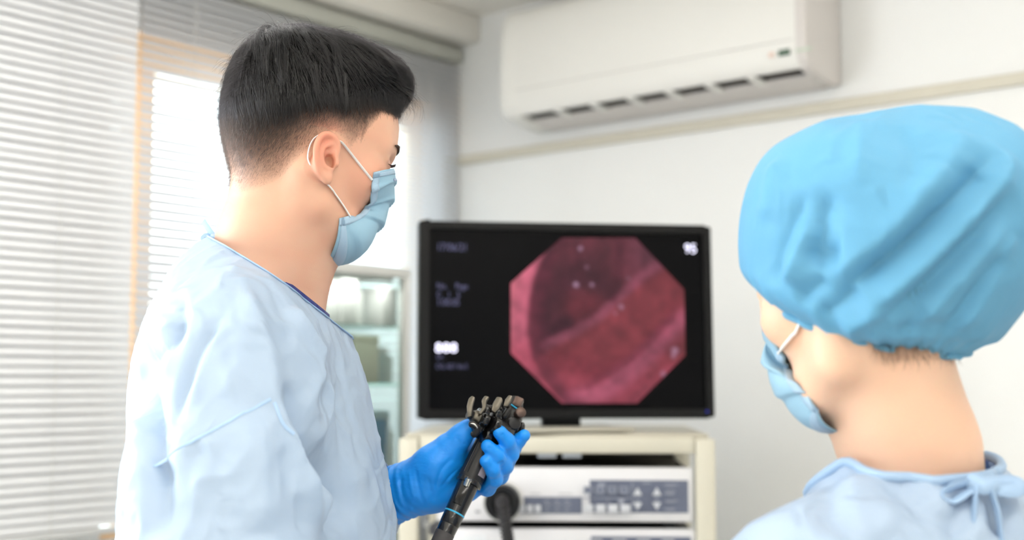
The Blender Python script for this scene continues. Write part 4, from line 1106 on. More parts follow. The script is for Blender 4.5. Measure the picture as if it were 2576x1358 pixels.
# ------------------------------------------------------------------ the man's clothes
def hit_bvh(bvh, Mi, px, py):
    o = Mi @ CAMO; d = (Mi.to_3x3() @ ray(px, py)).normalized(); h = bvh.ray_cast(o, d)
    return None if h[0] is None else np.array(h[0])
def trace(bvh, Mi, pts):
    q = [hit_bvh(bvh, Mi, *p) for p in pts]
    return [v for v in q if v is not None]
def fold(V, N, L, amp, w, kind='ridge', taper=True):
    """raise or sink a crease along the 3D polyline L"""
    if len(L) < 2: return V
    L = np.array([tuple(p) for p in smooth_path(L, 4)])
    lo = L.min(0) - 5 * w; hi = L.max(0) + 5 * w
    m = np.where(((V > lo) & (V < hi)).all(1))[0]
    if not len(m): return V
    d, t, off, tan = poly_dist(V[m], L)
    e = np.ones_like(t) if not taper else np.clip(np.sin(np.clip(t, 0.0, 1) * pi) * 1.8, 0, 1)
    if kind == 'ridge': g = np.exp(-(np.sqrt(d * d + (0.28 * w) ** 2) - 0.28 * w) / w)
    else:                                            # step: one side rises over the other
        s = np.sign((np.cross(tan, N[m]) * off).sum(1)); g = s * np.exp(-d / w) * np.minimum(1, d / (0.12 * w))
    V = V.copy(); V[m] += N[m] * (amp * g * e)[:, None]
    return V
def cut_mesh(name, V, Fq, m, planes, parent, thick=0.0012, M=None):
    """mesh trimmed by planes (point, normal): what lies on the normal's side goes"""
    o = mesh_np(name, V, Fq, m, parent, M)
    bm = bmesh.new(); bm.from_mesh(o.data)
    for p, n in planes:
        bmesh.ops.bisect_plane(bm, geom=bm.verts[:] + bm.edges[:] + bm.faces[:], plane_co=p, plane_no=n, clear_outer=True)
    bm.to_mesh(o.data); bm.free()
    o.data.polygons.foreach_set('use_smooth', [True] * len(o.data.polygons))
    if thick:
        md = o.modifiers.new('thickness', 'SOLIDIFY'); md.thickness = thick; md.offset = -1
    return o
# --- scrub top under the gown
sf = Field()
sf.ell((0.0, 0, 1.29), (0.106, 0.166, 0.20), k=0); sf.ell((0, 0, 1.06), (0.112, 0.162, 0.17), k=0.06); sf.cap((0, 0, 0.98), (0, 0, 0.80), 0.17, 0.19, k=0.05, sc=(1.3, 1, 1))
sf.cap((-0.012, -0.13, 1.413), (-0.012, 0.13, 1.413), 0.056, k=0.05)
for s in (-1, 1): sf.cap((-0.020, s * 0.03, 1.480), (-0.018, s * 0.15, 1.43), 0.044, 0.050, k=0.04)
sf.cap((0.006, 0, 1.47), (0.013, 0, 1.56), 0.064, 0.0595, k=0.025)
sf.chain([SR + (0.055,), (-0.016, -0.212, 1.30, 0.060)], k=0.03); sf.chain([SL + (0.055,), (0.0, 0.207, 1.30, 0.066)], k=0.03)
SVv, SFf = sf.mesh(ax_grid(-0.18, 0.20, 0.007), ax_grid(-0.32, 0.32, 0.007), ax_grid(0.78, 1.62, 0.007))
NP = Vector((-0.050, 0, 1.548)); NPf = Vector((0.052, 0, 1.478))
nrm = Vector(((NP - NPf).z, 0, -(NP - NPf).x)).normalized()      # neckline plane, rising to the back
if nrm.z < 0: nrm = -nrm
def sleeve_cut(bm_obj_): pass
scrub = cut_mesh('scrub_top', SVv, SFf, m_navy, [(NPf + nrm * 0.0075, nrm.lerp(Vector((0.80, -0.10, 0.6)).normalized(), 0.16)), ((0, 0, 0.82), (0, 0, -1))], man, 0.002)
tag(scrub, 'navy blue scrub top showing at the collar')
# --- gown
gf = Field()
gf.ell((-0.006, 0, 1.31), (0.126, 0.185, 0.22), k=0)
gf.ell((-0.054, 0, 1.412), (0.076, 0.150, 0.126), k=0.05)
gf.ell((0.026, 0, 1.24), (0.090, 0.16, 0.20), k=0.05)
gf.cap((-0.016, -0.14, 1.425), (-0.016, 0.14, 1.425), 0.068, k=0.05)
for s in (-1, 1): gf.cap((-0.028, s * 0.035, 1.492), (-0.022, s * 0.15, 1.445), 0.052, 0.060, k=0.04)
gf.cap((0.006, 0, 1.46), (0.012, 0, 1.56), 0.068, 0.062, k=0.03)
gf.chain([(0, 0, 1.15, 0.19), (0.0, 0, 0.80, 0.215), (0.0, 0, 0.50, 0.25)], k=0.08, sc=(1.30, 1, 1))
gf.chain([(-0.020, -0.172, 1.405, 0.080), (-0.022, -0.212, 1.30, 0.087), (-0.020, -0.250, 1.17, 0.098), (0.03, -0.24, 1.10, 0.085), WR_ + (0.050,)], k=0.035)
gf.chain([(-0.015, 0.172, 1.405, 0.080), (0.0, 0.21, 1.30, 0.085), EL + (0.078,), tuple(np.array(EL) * .45 + np.array(WL) * .55) + (0.052,), WL + (0.026,)], k=0.035)
GV, GF = gf.mesh(ax_grid(-0.24, 0.30, 0.0036), ax_grid(-0.38, 0.36, 0.0036), np.concatenate([ax_grid(0.47, 1.17, 0.014), ax_grid(1.18, 1.64, 0.0036)]))
GB = BVHTree.FromPolygons([tuple(v) for v in GV], [tuple(q) for q in GF])
tr = lambda pts: trace(GB, MAN_I, pts)
GN = vnormals(GV, GF)
folds = [  # pixel polyline, amplitude (m), width (m), kind
    ([(334, 930), (348, 985), (362, 1060), (374, 1140), (390, 1220), (408, 1350)], -0.016, 0.015, 'ridge'),
    ([(336, 935), (388, 877), (439, 799), (470, 740)], -0.010, 0.013, 'ridge'),
    ([(318, 960), (328, 1020), (340, 1100), (352, 1190), (365, 1340)], 0.006, 0.012, 'ridge'),
    ([(574, 781), (499, 877), (463, 956), (427, 1040), (400, 1118)], -0.0060, 0.008, 'ridge'),
    ([(590, 790), (520, 885), (485, 960), (450, 1040)], 0.0035, 0.012, 'ridge'),
    ([(601, 690), (626, 781), (650, 853), (668, 950), (683, 1016), (722, 1094), (764, 1179), (794, 1263), (812, 1350)], 0.010, 0.013, 'ridge'),
    ([(716, 960), (736, 1040), (752, 1080), (790, 1130), (830, 1230), (850, 1350)], -0.020, 0.016, 'ridge'),
    ([(722, 769), (770, 841), (806, 907)], 0.0065, 0.011, 'ridge'),
    ([(806, 907), (776, 998), (760, 1060), (740, 1100)], 0.0055, 0.011, 'ridge'),
    ([(806, 907), (812, 1022), (818, 1142), (822, 1347)], 0.008, 0.010, 'ridge'),
    ([(850, 960), (862, 1060), (872, 1180), (880, 1340)], -0.004, 0.012, 'ridge'),
    ([(560, 640), (480, 680), (420, 740), (380, 800)], -0.0030, 0.012, 'ridge'),
    ([(600, 668), (560, 720), (500, 760), (430, 800)], 0.0028, 0.010, 'ridge'),
    ([(605, 680), (600, 740), (575, 830), (560, 900)], -0.0026, 0.009, 'ridge'),
    ([(610, 780), (612, 860), (600, 940), (570, 1010)], 0.0030, 0.012, 'ridge'),
    ([(660, 700), (700, 760), (720, 830), (720, 900)], -0.0030, 0.012, 'ridge'),
    ([(480, 1120), (470, 1200), (475, 1290), (490, 1358)], -0.0030, 0.014, 'ridge'),
    ([(640, 1030), (655, 1120), (665, 1220), (660, 1340)], 0.0045, 0.016, 'ridge'),
    ([(700, 1120), (735, 1210), (755, 1300), (760, 1358)], -0.0035, 0.014, 'ridge'),
    ([(560, 1070), (548, 1160), (545, 1260), (550, 1350)], -0.0022, 0.014, 'ridge'),
    ([(395, 1190), (440, 1160), (520, 1110)], -0.0035, 0.012, 'ridge'),
    ([(300, 1090), (290, 1180), (300, 1300)], -0.004, 0.02, 'ridge'),
    ([(860, 1220), (900, 1205), (930, 1190)], 0.0015, 0.006, 'ridge'),
    ([(830, 860), (870, 960), (900, 1080), (920, 1200)], -0.003, 0.014, 'ridge'),
]
GV2 = GV
for pts, amp, w_, kd in folds: GV2 = fold(GV2, GN, tr(pts), amp * 1.6, w_ * 0.95, kd)
# long soft drape folds on the skirt and crumples everywhere
ang = np.arctan2(GV2[:, 1], GV2[:, 0]); low_ = np.clip((1.15 - GV2[:, 2]) / 0.5, 0, 1)
GV2 = GV2 + GN * (0.012 * low_ * np.sin(ang * 13 + 2 * noise3(GV2, 3, 5)))[:, None]
wp = GV2 + 0.02 * np.stack([noise3(GV2, 14, 21), noise3(GV2, 14, 22), noise3(GV2, 14, 23)], 1)
cr = np.abs(noise3(wp * np.array((1, 1, .55)), 17, 8)) ** 0.8 + 0.45 * np.abs(noise3(wp, 41, 9)) ** 0.8
GV2 = GV2 + GN * (0.0075 * (0.45 - cr))[:, None]
# hem and cuffs
cuffL = Vector(WL) + (Vector(WL) - Vector(EL)).normalized() * 0.012
cuffR = Vector(WR_)
gown = cut_mesh('gown', GV2, GF, m_gown, [(NPf, nrm), ((0, 0, 0.52), (0, 0, -1))], man, 0.0010)
tag(gown, 'pale blue disposable isolation gown')
bm = bmesh.new(); bm.from_mesh(gown.data)
kill = [v for v in bm.verts if (v.co - cuffL).dot((Vector(WL) - Vector(EL)).normalized()) > 0 and (v.co - cuffL).length < 0.042 or (v.co - cuffR).dot((cuffR - Vector(ER)).normalized()) > 0.008 and (v.co - cuffR).length < 0.09]
bmesh.ops.delete(bm, geom=kill, context='VERTS'); bm.to_mesh(gown.data); bm.free()
GB2 = BVHTree.FromPolygons([tuple(v) for v in GV2], [tuple(q) for q in GF])
tr2 = lambda pts: trace(GB2, MAN_I, pts)
def ribbon(name, L, wd, th, m, parent, lift=0.0008, bvh=None):
    """flat strip lying along L on a surface"""
    L = smooth_path([Vector(p) for p in L], 5); bm = bmesh.new(); prev = None
    for i, p in enumerate(L):
        t = (L[min(i + 1, len(L) - 1)] - L[max(i - 1, 0)]).normalized()
        lo_, n_, _, _ = bvh.find_nearest(p); n_ = n_ if n_.dot(p - lo_) >= 0 or True else -n_
        s = t.cross(n_).normalized(); q = lo_ + n_ * lift
        cur = [bm.verts.new(q + s * wd + n_ * 0.0), bm.verts.new(q + s * wd * .6 + n_ * th), bm.verts.new(q - s * wd * .6 + n_ * th), bm.verts.new(q - s * wd)]
        if prev:
            for k in range(3): bm.faces.new((prev[k], prev[k + 1], cur[k + 1], cur[k]))
        prev = cur
    return bm_obj(name, bm, m, parent, None, 180)
m_seam = cloth_mat('gown_seam', (180, 208, 238), 0.5, 0.2, None, wr=0.1)
L = tr2([(385, 1172), (430, 1140), (481, 1112), (565, 1066), (620, 1036), (656, 1018), (682, 1004)])
ribbon('sleeve_seam', L, 0.0016, 0.0004, m_seam, man, 0.0004, GB2)
L = tr2([(690, 1012), (712, 1066), (740, 1092)])
if len(L) > 1: ribbon('sleeve_seam', L, 0.0016, 0.0004, m_seam, man, 0.0004, GB2)
# neckline binding: follows the cut edge of the gown
me_ = gown.data; eds = [e for e in me_.edges]
bm = bmesh.new(); bm.from_mesh(me_)
rim = [v.co.copy() for v in bm.verts if v.is_boundary and abs((v.co - NPf).dot(nrm)) < 0.004]
bm.free()
cx_ = sum((v for v in rim), Vector()) / max(1, len(rim))
rim.sort(key=lambda v: math.atan2(v.y - cx_.y, v.x - cx_.x))
rim = rim[::6]
if len(rim) > 8:
    bm = bmesh.new(); rr_ = rim + [rim[0]]
    add_tube(bm, smooth_path(rr_, 2), 0.0030, 8, 0.35, up=nrm.cross(Vector((0, 1, 0))) if False else None)
    bm_obj('neck_binding', bm, m_seam, man, None, 180)
# gown tie knotted behind the neck
def strap(pts, wd, m, name='tie', parent=None, flat=0.18):
    P = smooth_path([ml(*p) for p in pts], 6)
    return tube(name, P, wd, m, parent or man, 8, flat)
strap([(556, 612, 1.372), (540, 602, 1.362), (522, 606, 1.36), (515, 598, 1.362), (528, 594, 1.364), (545, 600, 1.366), (566, 597, 1.368)], 0.0045, m_seam)
strap([(548, 604, 1.362), (535, 590, 1.362), (522, 573, 1.362), (511, 556, 1.362)], 0.0050, m_seam)
strap([(540, 606, 1.358), (551, 612, 1.357), (566, 606, 1.362), (570, 596, 1.364)], 0.0050, m_seam)
strap([(548, 606, 1.356), (552, 622, 1.352), (560, 640, 1.345), (572, 662, 1.337)], 0.0050, m_seam)
strap([(538, 598, 1.358), (546, 603, 1.354), (554, 609, 1.356)], 0.0058, m_seam, 'tie_knot', None, 0.8)
# trousers and shoes
tf = Field()
for s in (-1, 1): tf.chain([(-0.01, s * 0.085, 0.90, 0.100), (0.0, s * 0.09, 0.50, 0.080), (-0.012, s * 0.09, 0.12, 0.068)], k=0.04)
tv, tf_ = tf.mesh(ax_grid(-0.16, 0.16, 0.012), ax_grid(-0.24, 0.24, 0.012), ax_grid(0.0, 1.02, 0.012))
cut_mesh('trousers', tv, tf_, m_navy, [((0, 0, 0.09), (0, 0, -1))], man, 0.002)
m_shoe = mat('shoe_white', (226, 226, 224), 0.5)
def shoe(parent, s, sc=1.0, y=0.095, M=None):
    f = Field(); f.ell((0.035 * sc, s * y, 0.048), (0.135 * sc, 0.048, 0.034), k=0); f.ell((-0.035 * sc, s * y, 0.062), (0.062, 0.044, 0.042), k=0.03)
    f.add(lambda X, Y, Z: 0.006 - Z + 0 * X + 0 * Y, (-9, -9, -9), (9, 9, 9), 'c', 0.004)
    v, q = f.mesh(ax_grid(-0.14, 0.20, 0.008), ax_grid(s * y - 0.07, s * y + 0.07, 0.008), ax_grid(-0.01, 0.13, 0.008))
    o = mesh_np('shoe', v, q, m_shoe, parent)
    lo_ = v[:, 2].min()
    prism('shoe_sole', [(0.035 * sc + 0.137 * sc * cos(a), s * y + 0.05 * sin(a)) for a in np.linspace(0, 2 * pi, 24, endpoint=False)], 2, 0.0, lo_ + 0.006, mat('shoe_sole', (190, 190, 188), 0.6), o)
    return o
for s in (-1, 1): shoe(man, s)

# --- face mask
def make_mask(hit, C, side_px, M, parent, m_out, label, pleat=0.0052, nv=60, nu=64):
    S = np.array([tuple(hit(*p, 0.0022)) for p in side_px]); C = np.array([tuple(v) for v in smooth_path(C, 6)], float)
    sv = np.linspace(0, 1, len(S)); vs = np.linspace(0, 1, nv + 1)
    cv = C[:, 0]
    V = np.zeros((nv + 1, nu + 1, 3))
    for i, v in enumerate(vs):
        s = np.array([np.interp(v, sv, S[:, k]) for k in range(3)]); cx, cz = np.interp(v, cv, C[:, 1]), np.interp(v, cv, C[:, 2])
        for j, t in enumerate(np.linspace(-1, 1, nu + 1)):
            a = t * pi / 2; c = cos(a) ** 0.9 if cos(a) > 0 else 0
            sc_ = 1 - abs(t) ** 6
            V[i, j] = (s[0] + (cx - s[0]) * c, -t * abs(s[1]) if False else (-abs(s[1]) * sin(a) * (1)), s[2] + (cz - s[2]) * c)
    # pleats: overlapping horizontal steps, deepest in the middle
    Vf = V.reshape(-1, 3); idx = np.arange((nv + 1) * (nu + 1)).reshape(nv + 1, nu + 1)
    Fq = np.stack([idx[:-1, :-1].ravel(), idx[:-1, 1:].ravel(), idx[1:, 1:].ravel(), idx[1:, :-1].ravel()], 1)
    N = vnormals(Vf, Fq); 
    if (N[:, 0]).mean() < 0: N = -N; Fq = Fq[:, ::-1]
    vv_ = np.repeat(vs, nu + 1); tt_ = np.tile(np.linspace(-1, 1, nu + 1), nv + 1)
    win = np.clip((vv_ - 0.14) / 0.05, 0, 1) * np.clip((0.93 - vv_) / 0.05, 0, 1)
    saw = (vv_ * 4.2 + 0.25 * np.sin(tt_ * 3.0)) % 1.0
    saw = np.where(saw < 0.88, saw / 0.88, (1 - saw) / 0.12)
    fan = np.sin(np.arctan2(vv_ - 0.5, np.abs(tt_) - 1.12) * 5.0) * np.clip(np.abs(tt_) - 0.15, 0, 1)
    Vf = Vf + N * (pleat * win * (saw - 0.5) * (0.55 + 0.45 * np.cos(tt_ * 1.4)) + 0.0028 * fan * win)[:, None]
    o = mesh_np('face_mask', xf(M, Vf), Fq, m_out, parent)
    md = o.modifiers.new('thickness', 'SOLIDIFY'); md.thickness = 0.0012; md.offset = -1
    tag(o, label)
    Vg = Vf.reshape(nv + 1, nu + 1, 3); Ng = N.reshape(nv + 1, nu + 1, 3)
    def band(name, rows, cols, lift, mm):
        q = (Vg + Ng * lift)[rows, cols]; r, c = q.shape[:2]; ii = np.arange(r * c).reshape(r, c)
        ff_ = np.stack([ii[:-1, :-1].ravel(), ii[:-1, 1:].ravel(), ii[1:, 1:].ravel(), ii[1:, :-1].ravel()], 1)
        b = mesh_np(name, xf(M, q.reshape(-1, 3)), ff_, mm, o); md = b.modifiers.new('thickness', 'SOLIDIFY'); md.thickness = 0.0005
        return b
    m_band = cloth_mat('mask_seam_blue', (188, 216, 238), 0.5, 0.2, None, bump=0.8, wr=0.05, scale=600)
    band('top_band', slice(1, 5), slice(None), 0.0007, m_band); band('bottom_band', slice(nv - 4, nv), slice(None), 0.0007, m_band)
    band('nose_wire', slice(7, 10), slice(nu // 2 - 18, nu // 2 + 19), 0.0009, cloth_mat('mask_nose_wire', (178, 196, 226), 0.45, 0.1, None, wr=0.05))
    band('side_band', slice(None), slice(0, 4), 0.0007, m_band); band('side_band', slice(None), slice(nu - 3, nu + 1), 0.0007, m_band)
    return o, Vg
CEN = [(a, b * 1.075, c * 1.075) for a, b, c in [(0, 0.088, 0.010), (0.2, 0.0955, -0.006), (0.4, 0.097, -0.022), (0.55, 0.093, -0.043), (0.70, 0.086, -0.061), (0.82, 0.0745, -0.0855), (0.92, 0.053, -0.104), (1.0, 0.030, -0.108)]]
hh = lambda px, py, off=0.0: head_hit(px, py, off)
mask, MG = make_mask(hh, CEN, [(938, 434), (932, 470), (927, 506), (913, 524), (899, 538), (875, 543), (852, 548)], HEADM, man, m_mask, 'pale blue pleated face mask')
def loop_tube(pts, parent, w=0.0019):
    P = smooth_path([HEADM @ Vector(p) for p in pts], 6); return tube('ear_loop', P, w, m_loop, parent, 8, 0.5)
for s in (1, -1):
    mir = Vector((1, s, 1)); q = lambda px, py, o_=0.0018: Vector(head_hit(px, py, o_)) * mir
    loop_tube([q(934, 452), q(908, 420), q(880, 384), q(860, 360, 0.003), Vector((0.004, -0.0775, 0.016)) * mir, Vector((-0.010, -0.0775, 0.020)) * mir, Vector((-0.0225, -0.0770, 0.012)) * mir,
               Vector((-0.0265, -0.0770, -0.004)) * mir, Vector((-0.0215, -0.0765, -0.018)) * mir, q(828, 472, 0.003), q(842, 490), q(860, 516), q(876, 545, 0.003)], mask)
# ------------------------------------------------------------------ gloved left hand (fingers closed round the scope)
m_glove = bpy.data.materials.new('nitrile_blue'); m_glove.use_nodes = True
_nt = m_glove.node_tree; _b = _nt.nodes['Principled BSDF']
_b.inputs['Base Color'].default_value = srgb((22, 150, 252)) + (1,); _b.inputs['Roughness'].default_value = 0.42
_b.inputs['Subsurface Weight'].default_value = 0.15; _b.inputs['Subsurface Radius'].default_value = (.2, .5, 1); _b.inputs['Subsurface Scale'].default_value = 0.004
_tc = _nt.nodes.new('ShaderNodeTexCoord'); _mp = _nt.nodes.new('ShaderNodeMapping'); _mp.inputs['Scale'].default_value = (70, 70, 160)
_mp.inputs['Rotation'].default_value = (0.4, 0.7, 0.3)
_nz = _nt.nodes.new('ShaderNodeTexNoise'); _nz.inputs['Scale'].default_value = 1.0; _nz.inputs['Detail'].default_value = 4; _nz.inputs['Distortion'].default_value = 0.8
_bp = _nt.nodes.new('ShaderNodeBump'); _bp.inputs['Strength'].default_value = 0.35; _bp.inputs['Distance'].default_value = 0.0012
_nt.links.new(_tc.outputs['Object'], _mp.inputs[0]); _nt.links.new(_mp.outputs[0], _nz.inputs['Vector']); _nt.links.new(_nz.outputs['Fac'], _bp.inputs['Height']); _nt.links.new(_bp.outputs['Normal'], _b.inputs['Normal'])
h4 = lambda px, py, d, r: tuple(ml(px, py, d)) + (r,)
gl = Field()
# forearm end and wrist
gl.chain([h4(950, 1262, 1.470, 0.0290), h4(985, 1246, 1.458, 0.0268), h4(1030, 1229, 1.450, 0.0245), h4(1062, 1218, 1.448, 0.0250)], k=0.02)
# palm: four rays to the knuckles behind the scope
kn = [h4(1196, 1128, 1.468, 0.0125), h4(1212, 1156, 1.474, 0.0125), h4(1212, 1188, 1.472, 0.0120), h4(1196, 1216, 1.464, 0.0115)]
wr = [h4(1070, 1200, 1.448, 0.018), h4(1072, 1212, 1.452, 0.018), h4(1072, 1226, 1.452, 0.018), h4(1074, 1238, 1.448, 0.018)]
for a_, b_ in zip(wr, kn): gl.chain([a_, b_], k=0.018)
gl.chain([h4(1110, 1250, 1.442, 0.0125), h4(1150, 1236, 1.444, 0.0120), h4(1180, 1226, 1.456, 0.0110)], k=0.016)     # heel under the little finger
gl.chain([h4(1064, 1206, 1.440, 0.0190), h4(1096, 1166, 1.432, 0.0190), h4(1128, 1140, 1.432, 0.0150)], k=0.018)      # ball of the thumb
gl.chain([h4(1128, 1152, 1.440, 0.012), h4(1162, 1146, 1.450, 0.010), h4(1190, 1132, 1.462, 0.010)], k=0.016)         # web
gl.chain([h4(1096, 1160, 1.434, 0.0150), h4(1132, 1121, 1.430, 0.0122), h4(1160, 1096, 1.426, 0.0112), h4(1178, 1076, 1.424, 0.0098)], k=0.010)
fin = [
    [kn[0], h4(1268, 1150, 1.452, 0.0098), h4(1290, 1128, 1.438, 0.0090), h4(1302, 1110, 1.430, 0.0084), h4(1318, 1096, 1.424, 0.0072)],
    [kn[1], h4(1270, 1172, 1.456, 0.0098), h4(1285, 1140, 1.428, 0.0094), h4(1276, 1110, 1.412, 0.0090), h4(1257, 1087, 1.404, 0.0078)],
    [kn[2], h4(1258, 1196, 1.452, 0.0094), h4(1268, 1172, 1.424, 0.0090), h4(1252, 1145, 1.408, 0.0086), h4(1226, 1121, 1.402, 0.0074)],
    [kn[3], h4(1226, 1228, 1.442, 0.0088), h4(1246, 1206, 1.420, 0.0082), h4(1239, 1180, 1.408, 0.0080), h4(1223, 1160, 1.402, 0.0070)]]
for c in fin: gl.chain(c, k=0.0035)
xs_ = [p[0] for p in sum(fin, []) + wr]; pmin = np.min([p[:3] for p in sum(fin, []) + wr], 0); pmax = np.max([p[:3] for p in sum(fin, []) + wr], 0)
c0_ = np.array(ml(950, 1262, 1.470))
lo3 = np.minimum(pmin, c0_) - 0.035; hi3 = np.maximum(pmax, c0_) + 0.035
gv, gq = gl.mesh(ax_grid(lo3[0], hi3[0], 0.00165), ax_grid(lo3[1], hi3[1], 0.00165), ax_grid(lo3[2], hi3[2], 0.00165))
gN = vnormals(gv, gq)
GLB = BVHTree.FromPolygons([tuple(v) for v in gv], [tuple(q) for q in gq])
for pts, amp, w_ in (([(1098, 1236), (1104, 1200), (1120, 1170), (1145, 1150)], -0.0016, 0.0022), ([(1108, 1230), (1130, 1200), (1160, 1172)], -0.0014, 0.0022), ([(1120, 1216), (1145, 1190), (1172, 1160)], 0.0012, 0.003),
                     ([(1012, 1190), (1008, 1220), (1016, 1262), (1030, 1290)], -0.0014, 0.0024), ([(1046, 1172), (1050, 1210), (1060, 1250), (1076, 1276)], -0.0014, 0.0024), ([(1030, 1180), (1034, 1220), (1044, 1262)], 0.0011, 0.0026),
                     ([(985, 1196), (982, 1230), (990, 1270), (1004, 1298)], -0.0011, 0.0024), ([(1076, 1200), (1086, 1240), (1092, 1264)], -0.0011, 0.0022),
                     ([(1232, 1196), (1244, 1192)], -0.0012, 0.0012), ([(1234, 1206), (1247, 1204)], -0.0012, 0.0012), ([(1236, 1216), (1247, 1214)], -0.001, 0.0012),
                     ([(1254, 1166), (1266, 1160)], -0.0012, 0.0012), ([(1256, 1176), (1268, 1172)], -0.0011, 0.0012), ([(1258, 1186), (1268, 1184)], -0.001, 0.0012), ([(1270, 1140), (1284, 1136)], -0.001, 0.0013),
                     ([(1254, 1096), (1268, 1092)], -0.001, 0.0014), ([(1224, 1128), (1236, 1126)], -0.0009, 0.0013), ([(1145, 1098), (1162, 1112)], -0.0010, 0.0014), ([(1152, 1110), (1172, 1118)], -0.001, 0.0014)):
    gv = fold(gv, gN, trace(GLB, MAN_I, pts), amp, w_, 'ridge', True)
cd = (Vector(ml(1030, 1229, 1.450)) - Vector(ml(950, 1262, 1.470))).normalized()
cc = Vector(ml(978, 1249, 1.459))
dist_c = (gv - np.array(cc)) @ np.array(cd)
along = (gv - np.array(cc)) @ np.array(cd)
gv = gv + gN * (0.0007 * np.sin(along * 620 + 2.2 * noise3(gv, 45, 3)) * np.clip((0.045 - along) / 0.03, 0, 1) + 0.0006 * noise3(gv, 90, 6))[:, None]
glove = cut_mesh('glove', gv, gq, m_glove, [(cc, -cd)], man, 0.0009)
tag(glove, 'bright blue nitrile glove')
bm = bmesh.new(); bm.from_mesh(glove.data)
rim = [v.co.copy() for v in bm.verts if v.is_boundary]; bm.free()
cr_ = sum(rim, Vector()) / len(rim); ua = cd.orthogonal().normalized(); va = cd.cross(ua)
rim.sort(key=lambda v: math.atan2((v - cr_).dot(va), (v - cr_).dot(ua))); rim = rim[::5]
bm = bmesh.new(); add_tube(bm, smooth_path(rim + [rim[0]], 2), 0.0017, 8)
bm_obj('cuff_bead', bm, m_glove, glove, None, 180)

# ------------------------------------------------------------------ the endoscope control section
sa = W(1120, 1340, 1.404); sb_ = W(1243, 1080, 1.436)
ez = (sb_ - sa).normalized(); ex = (Vector((1, 0, 0)) - ez * ez.x).normalized(); ey = ez.cross(ex)
SCM = Matrix((ex, ey, ez)).transposed().to_4x4(); SCM.translation = sa
scope = empty('endoscope', SCM, 'black endoscope control section with cyan rings held in the blue glove', 'endoscope')
SCI = SCM.inverted(); sl = lambda px, py, d: SCI @ W(px, py, d)
m_sb = mat('scope_black', (24, 22, 22), 0.22, var=0.05, coat=0.3)
m_sm = mat('scope_matte', (72, 68, 68), 0.55, var=0.04)
m_sg = mat('scope_satin', (34, 31, 30), 0.38, var=0.05)
m_cyan = mat('scope_cyan', (60, 180, 226), 0.4, emit=None)
m_steel = mat('scope_steel', (206, 204, 198), 0.22, metal=1.0)
m_gun = mat('scope_gunmetal', (104, 98, 88), 0.30, metal=0.8)
m_copper = mat('scope_bronze', (98, 80, 72), 0.38, metal=0.6)
Lz = (sb_ - sa).length
lathe('boot', [(-0.115, 0.0062), (-0.09, 0.0070), (-0.06, 0.0086), (-0.03, 0.0100), (-0.006, 0.0108), (0, 0.0108), (0, 0.009)], (0, 0, 0), (0, 0, 1), m_sm, scope, 40)
lathe('lower_sleeve', [(-0.001, 0.0105), (0.0095, 0.0109), (0.010, 0.0106), (0.0105, 0.0110), (0.0225, 0.0113), (0.0230, 0.0110)], (0, 0, 0), (0, 0, 1), m_sb, scope, 40)
lathe('cyan_ring', [(0.0225, 0.0112), (0.0228, 0.0116), (0.0242, 0.0116), (0.0245, 0.0112)], (0, 0, 0), (0, 0, 1), m_cyan, scope, 40)
lathe('middle_sleeve', [(0.0243, 0.0113), (0.040, 0.0117), (0.066, 0.0122)], (0, 0, 0), (0, 0, 1), m_sb, scope, 40)
box('channel_inset', (-0.0062, -0.0127, 0.032), (0.0045, -0.0095, 0.066), mat('scope_gloss', (8, 8, 10), 0.08), scope, bev=0.001)
lathe('grip_skirt', [(0.058, 0.0130), (0.0585, 0.0148), (0.0605, 0.0150), (0.064, 0.0146)], (0, 0, 0), (0, 0, 1), m_sb, scope, 40)
lathe('grip', [(0.0615, 0.0143), (0.08, 0.0142), (0.11, 0.0140), (0.128, 0.0132), (0.134, 0.0110)], (0, 0, 0), (0, 0, 1), m_sg, scope, 40)
for a in (-2.25, -2.08, -1.91):
    bm = bmesh.new(); add_tube(bm, [(0.0142 * cos(a), 0.0142 * sin(a), 0.068), (0.0139 * cos(a), 0.0139 * sin(a), 0.122)], 0.0005, 6); bm_obj('grip_rib', bm, m_sb, scope, None, 60)
p = sl(1176, 1212, 1.405)
bp_ = Vector((p.x, -0.0140, p.z))
lathe('channel_port', [(-0.004, 0.0036), (0.0015, 0.0036), (0.0018, 0.0042), (0.0032, 0.0042), (0.0036, 0.0034), (0.0046, 0.0034), (0.005, 0.0026), (0.003, 0.0016)], bp_, Vector((0.0, -0.45, 0.9)), m_steel, scope, 28)
# printed label on the grip's right side
vs_, fs_ = [], []
for i in range(7):
    a = R(-62 + i * 7); 
    for z in (0.070, 0.094): vs_.append((0.01445 * cos(a), 0.01445 * sin(a), z))
    if i: fs_.append((2 * i - 2, 2 * i, 2 * i + 1, 2 * i - 1))
pyd('label', vs_, fs_, mat('scope_label', (176, 164, 166), 0.4, var=0.25, scale=400), scope, smooth=180)
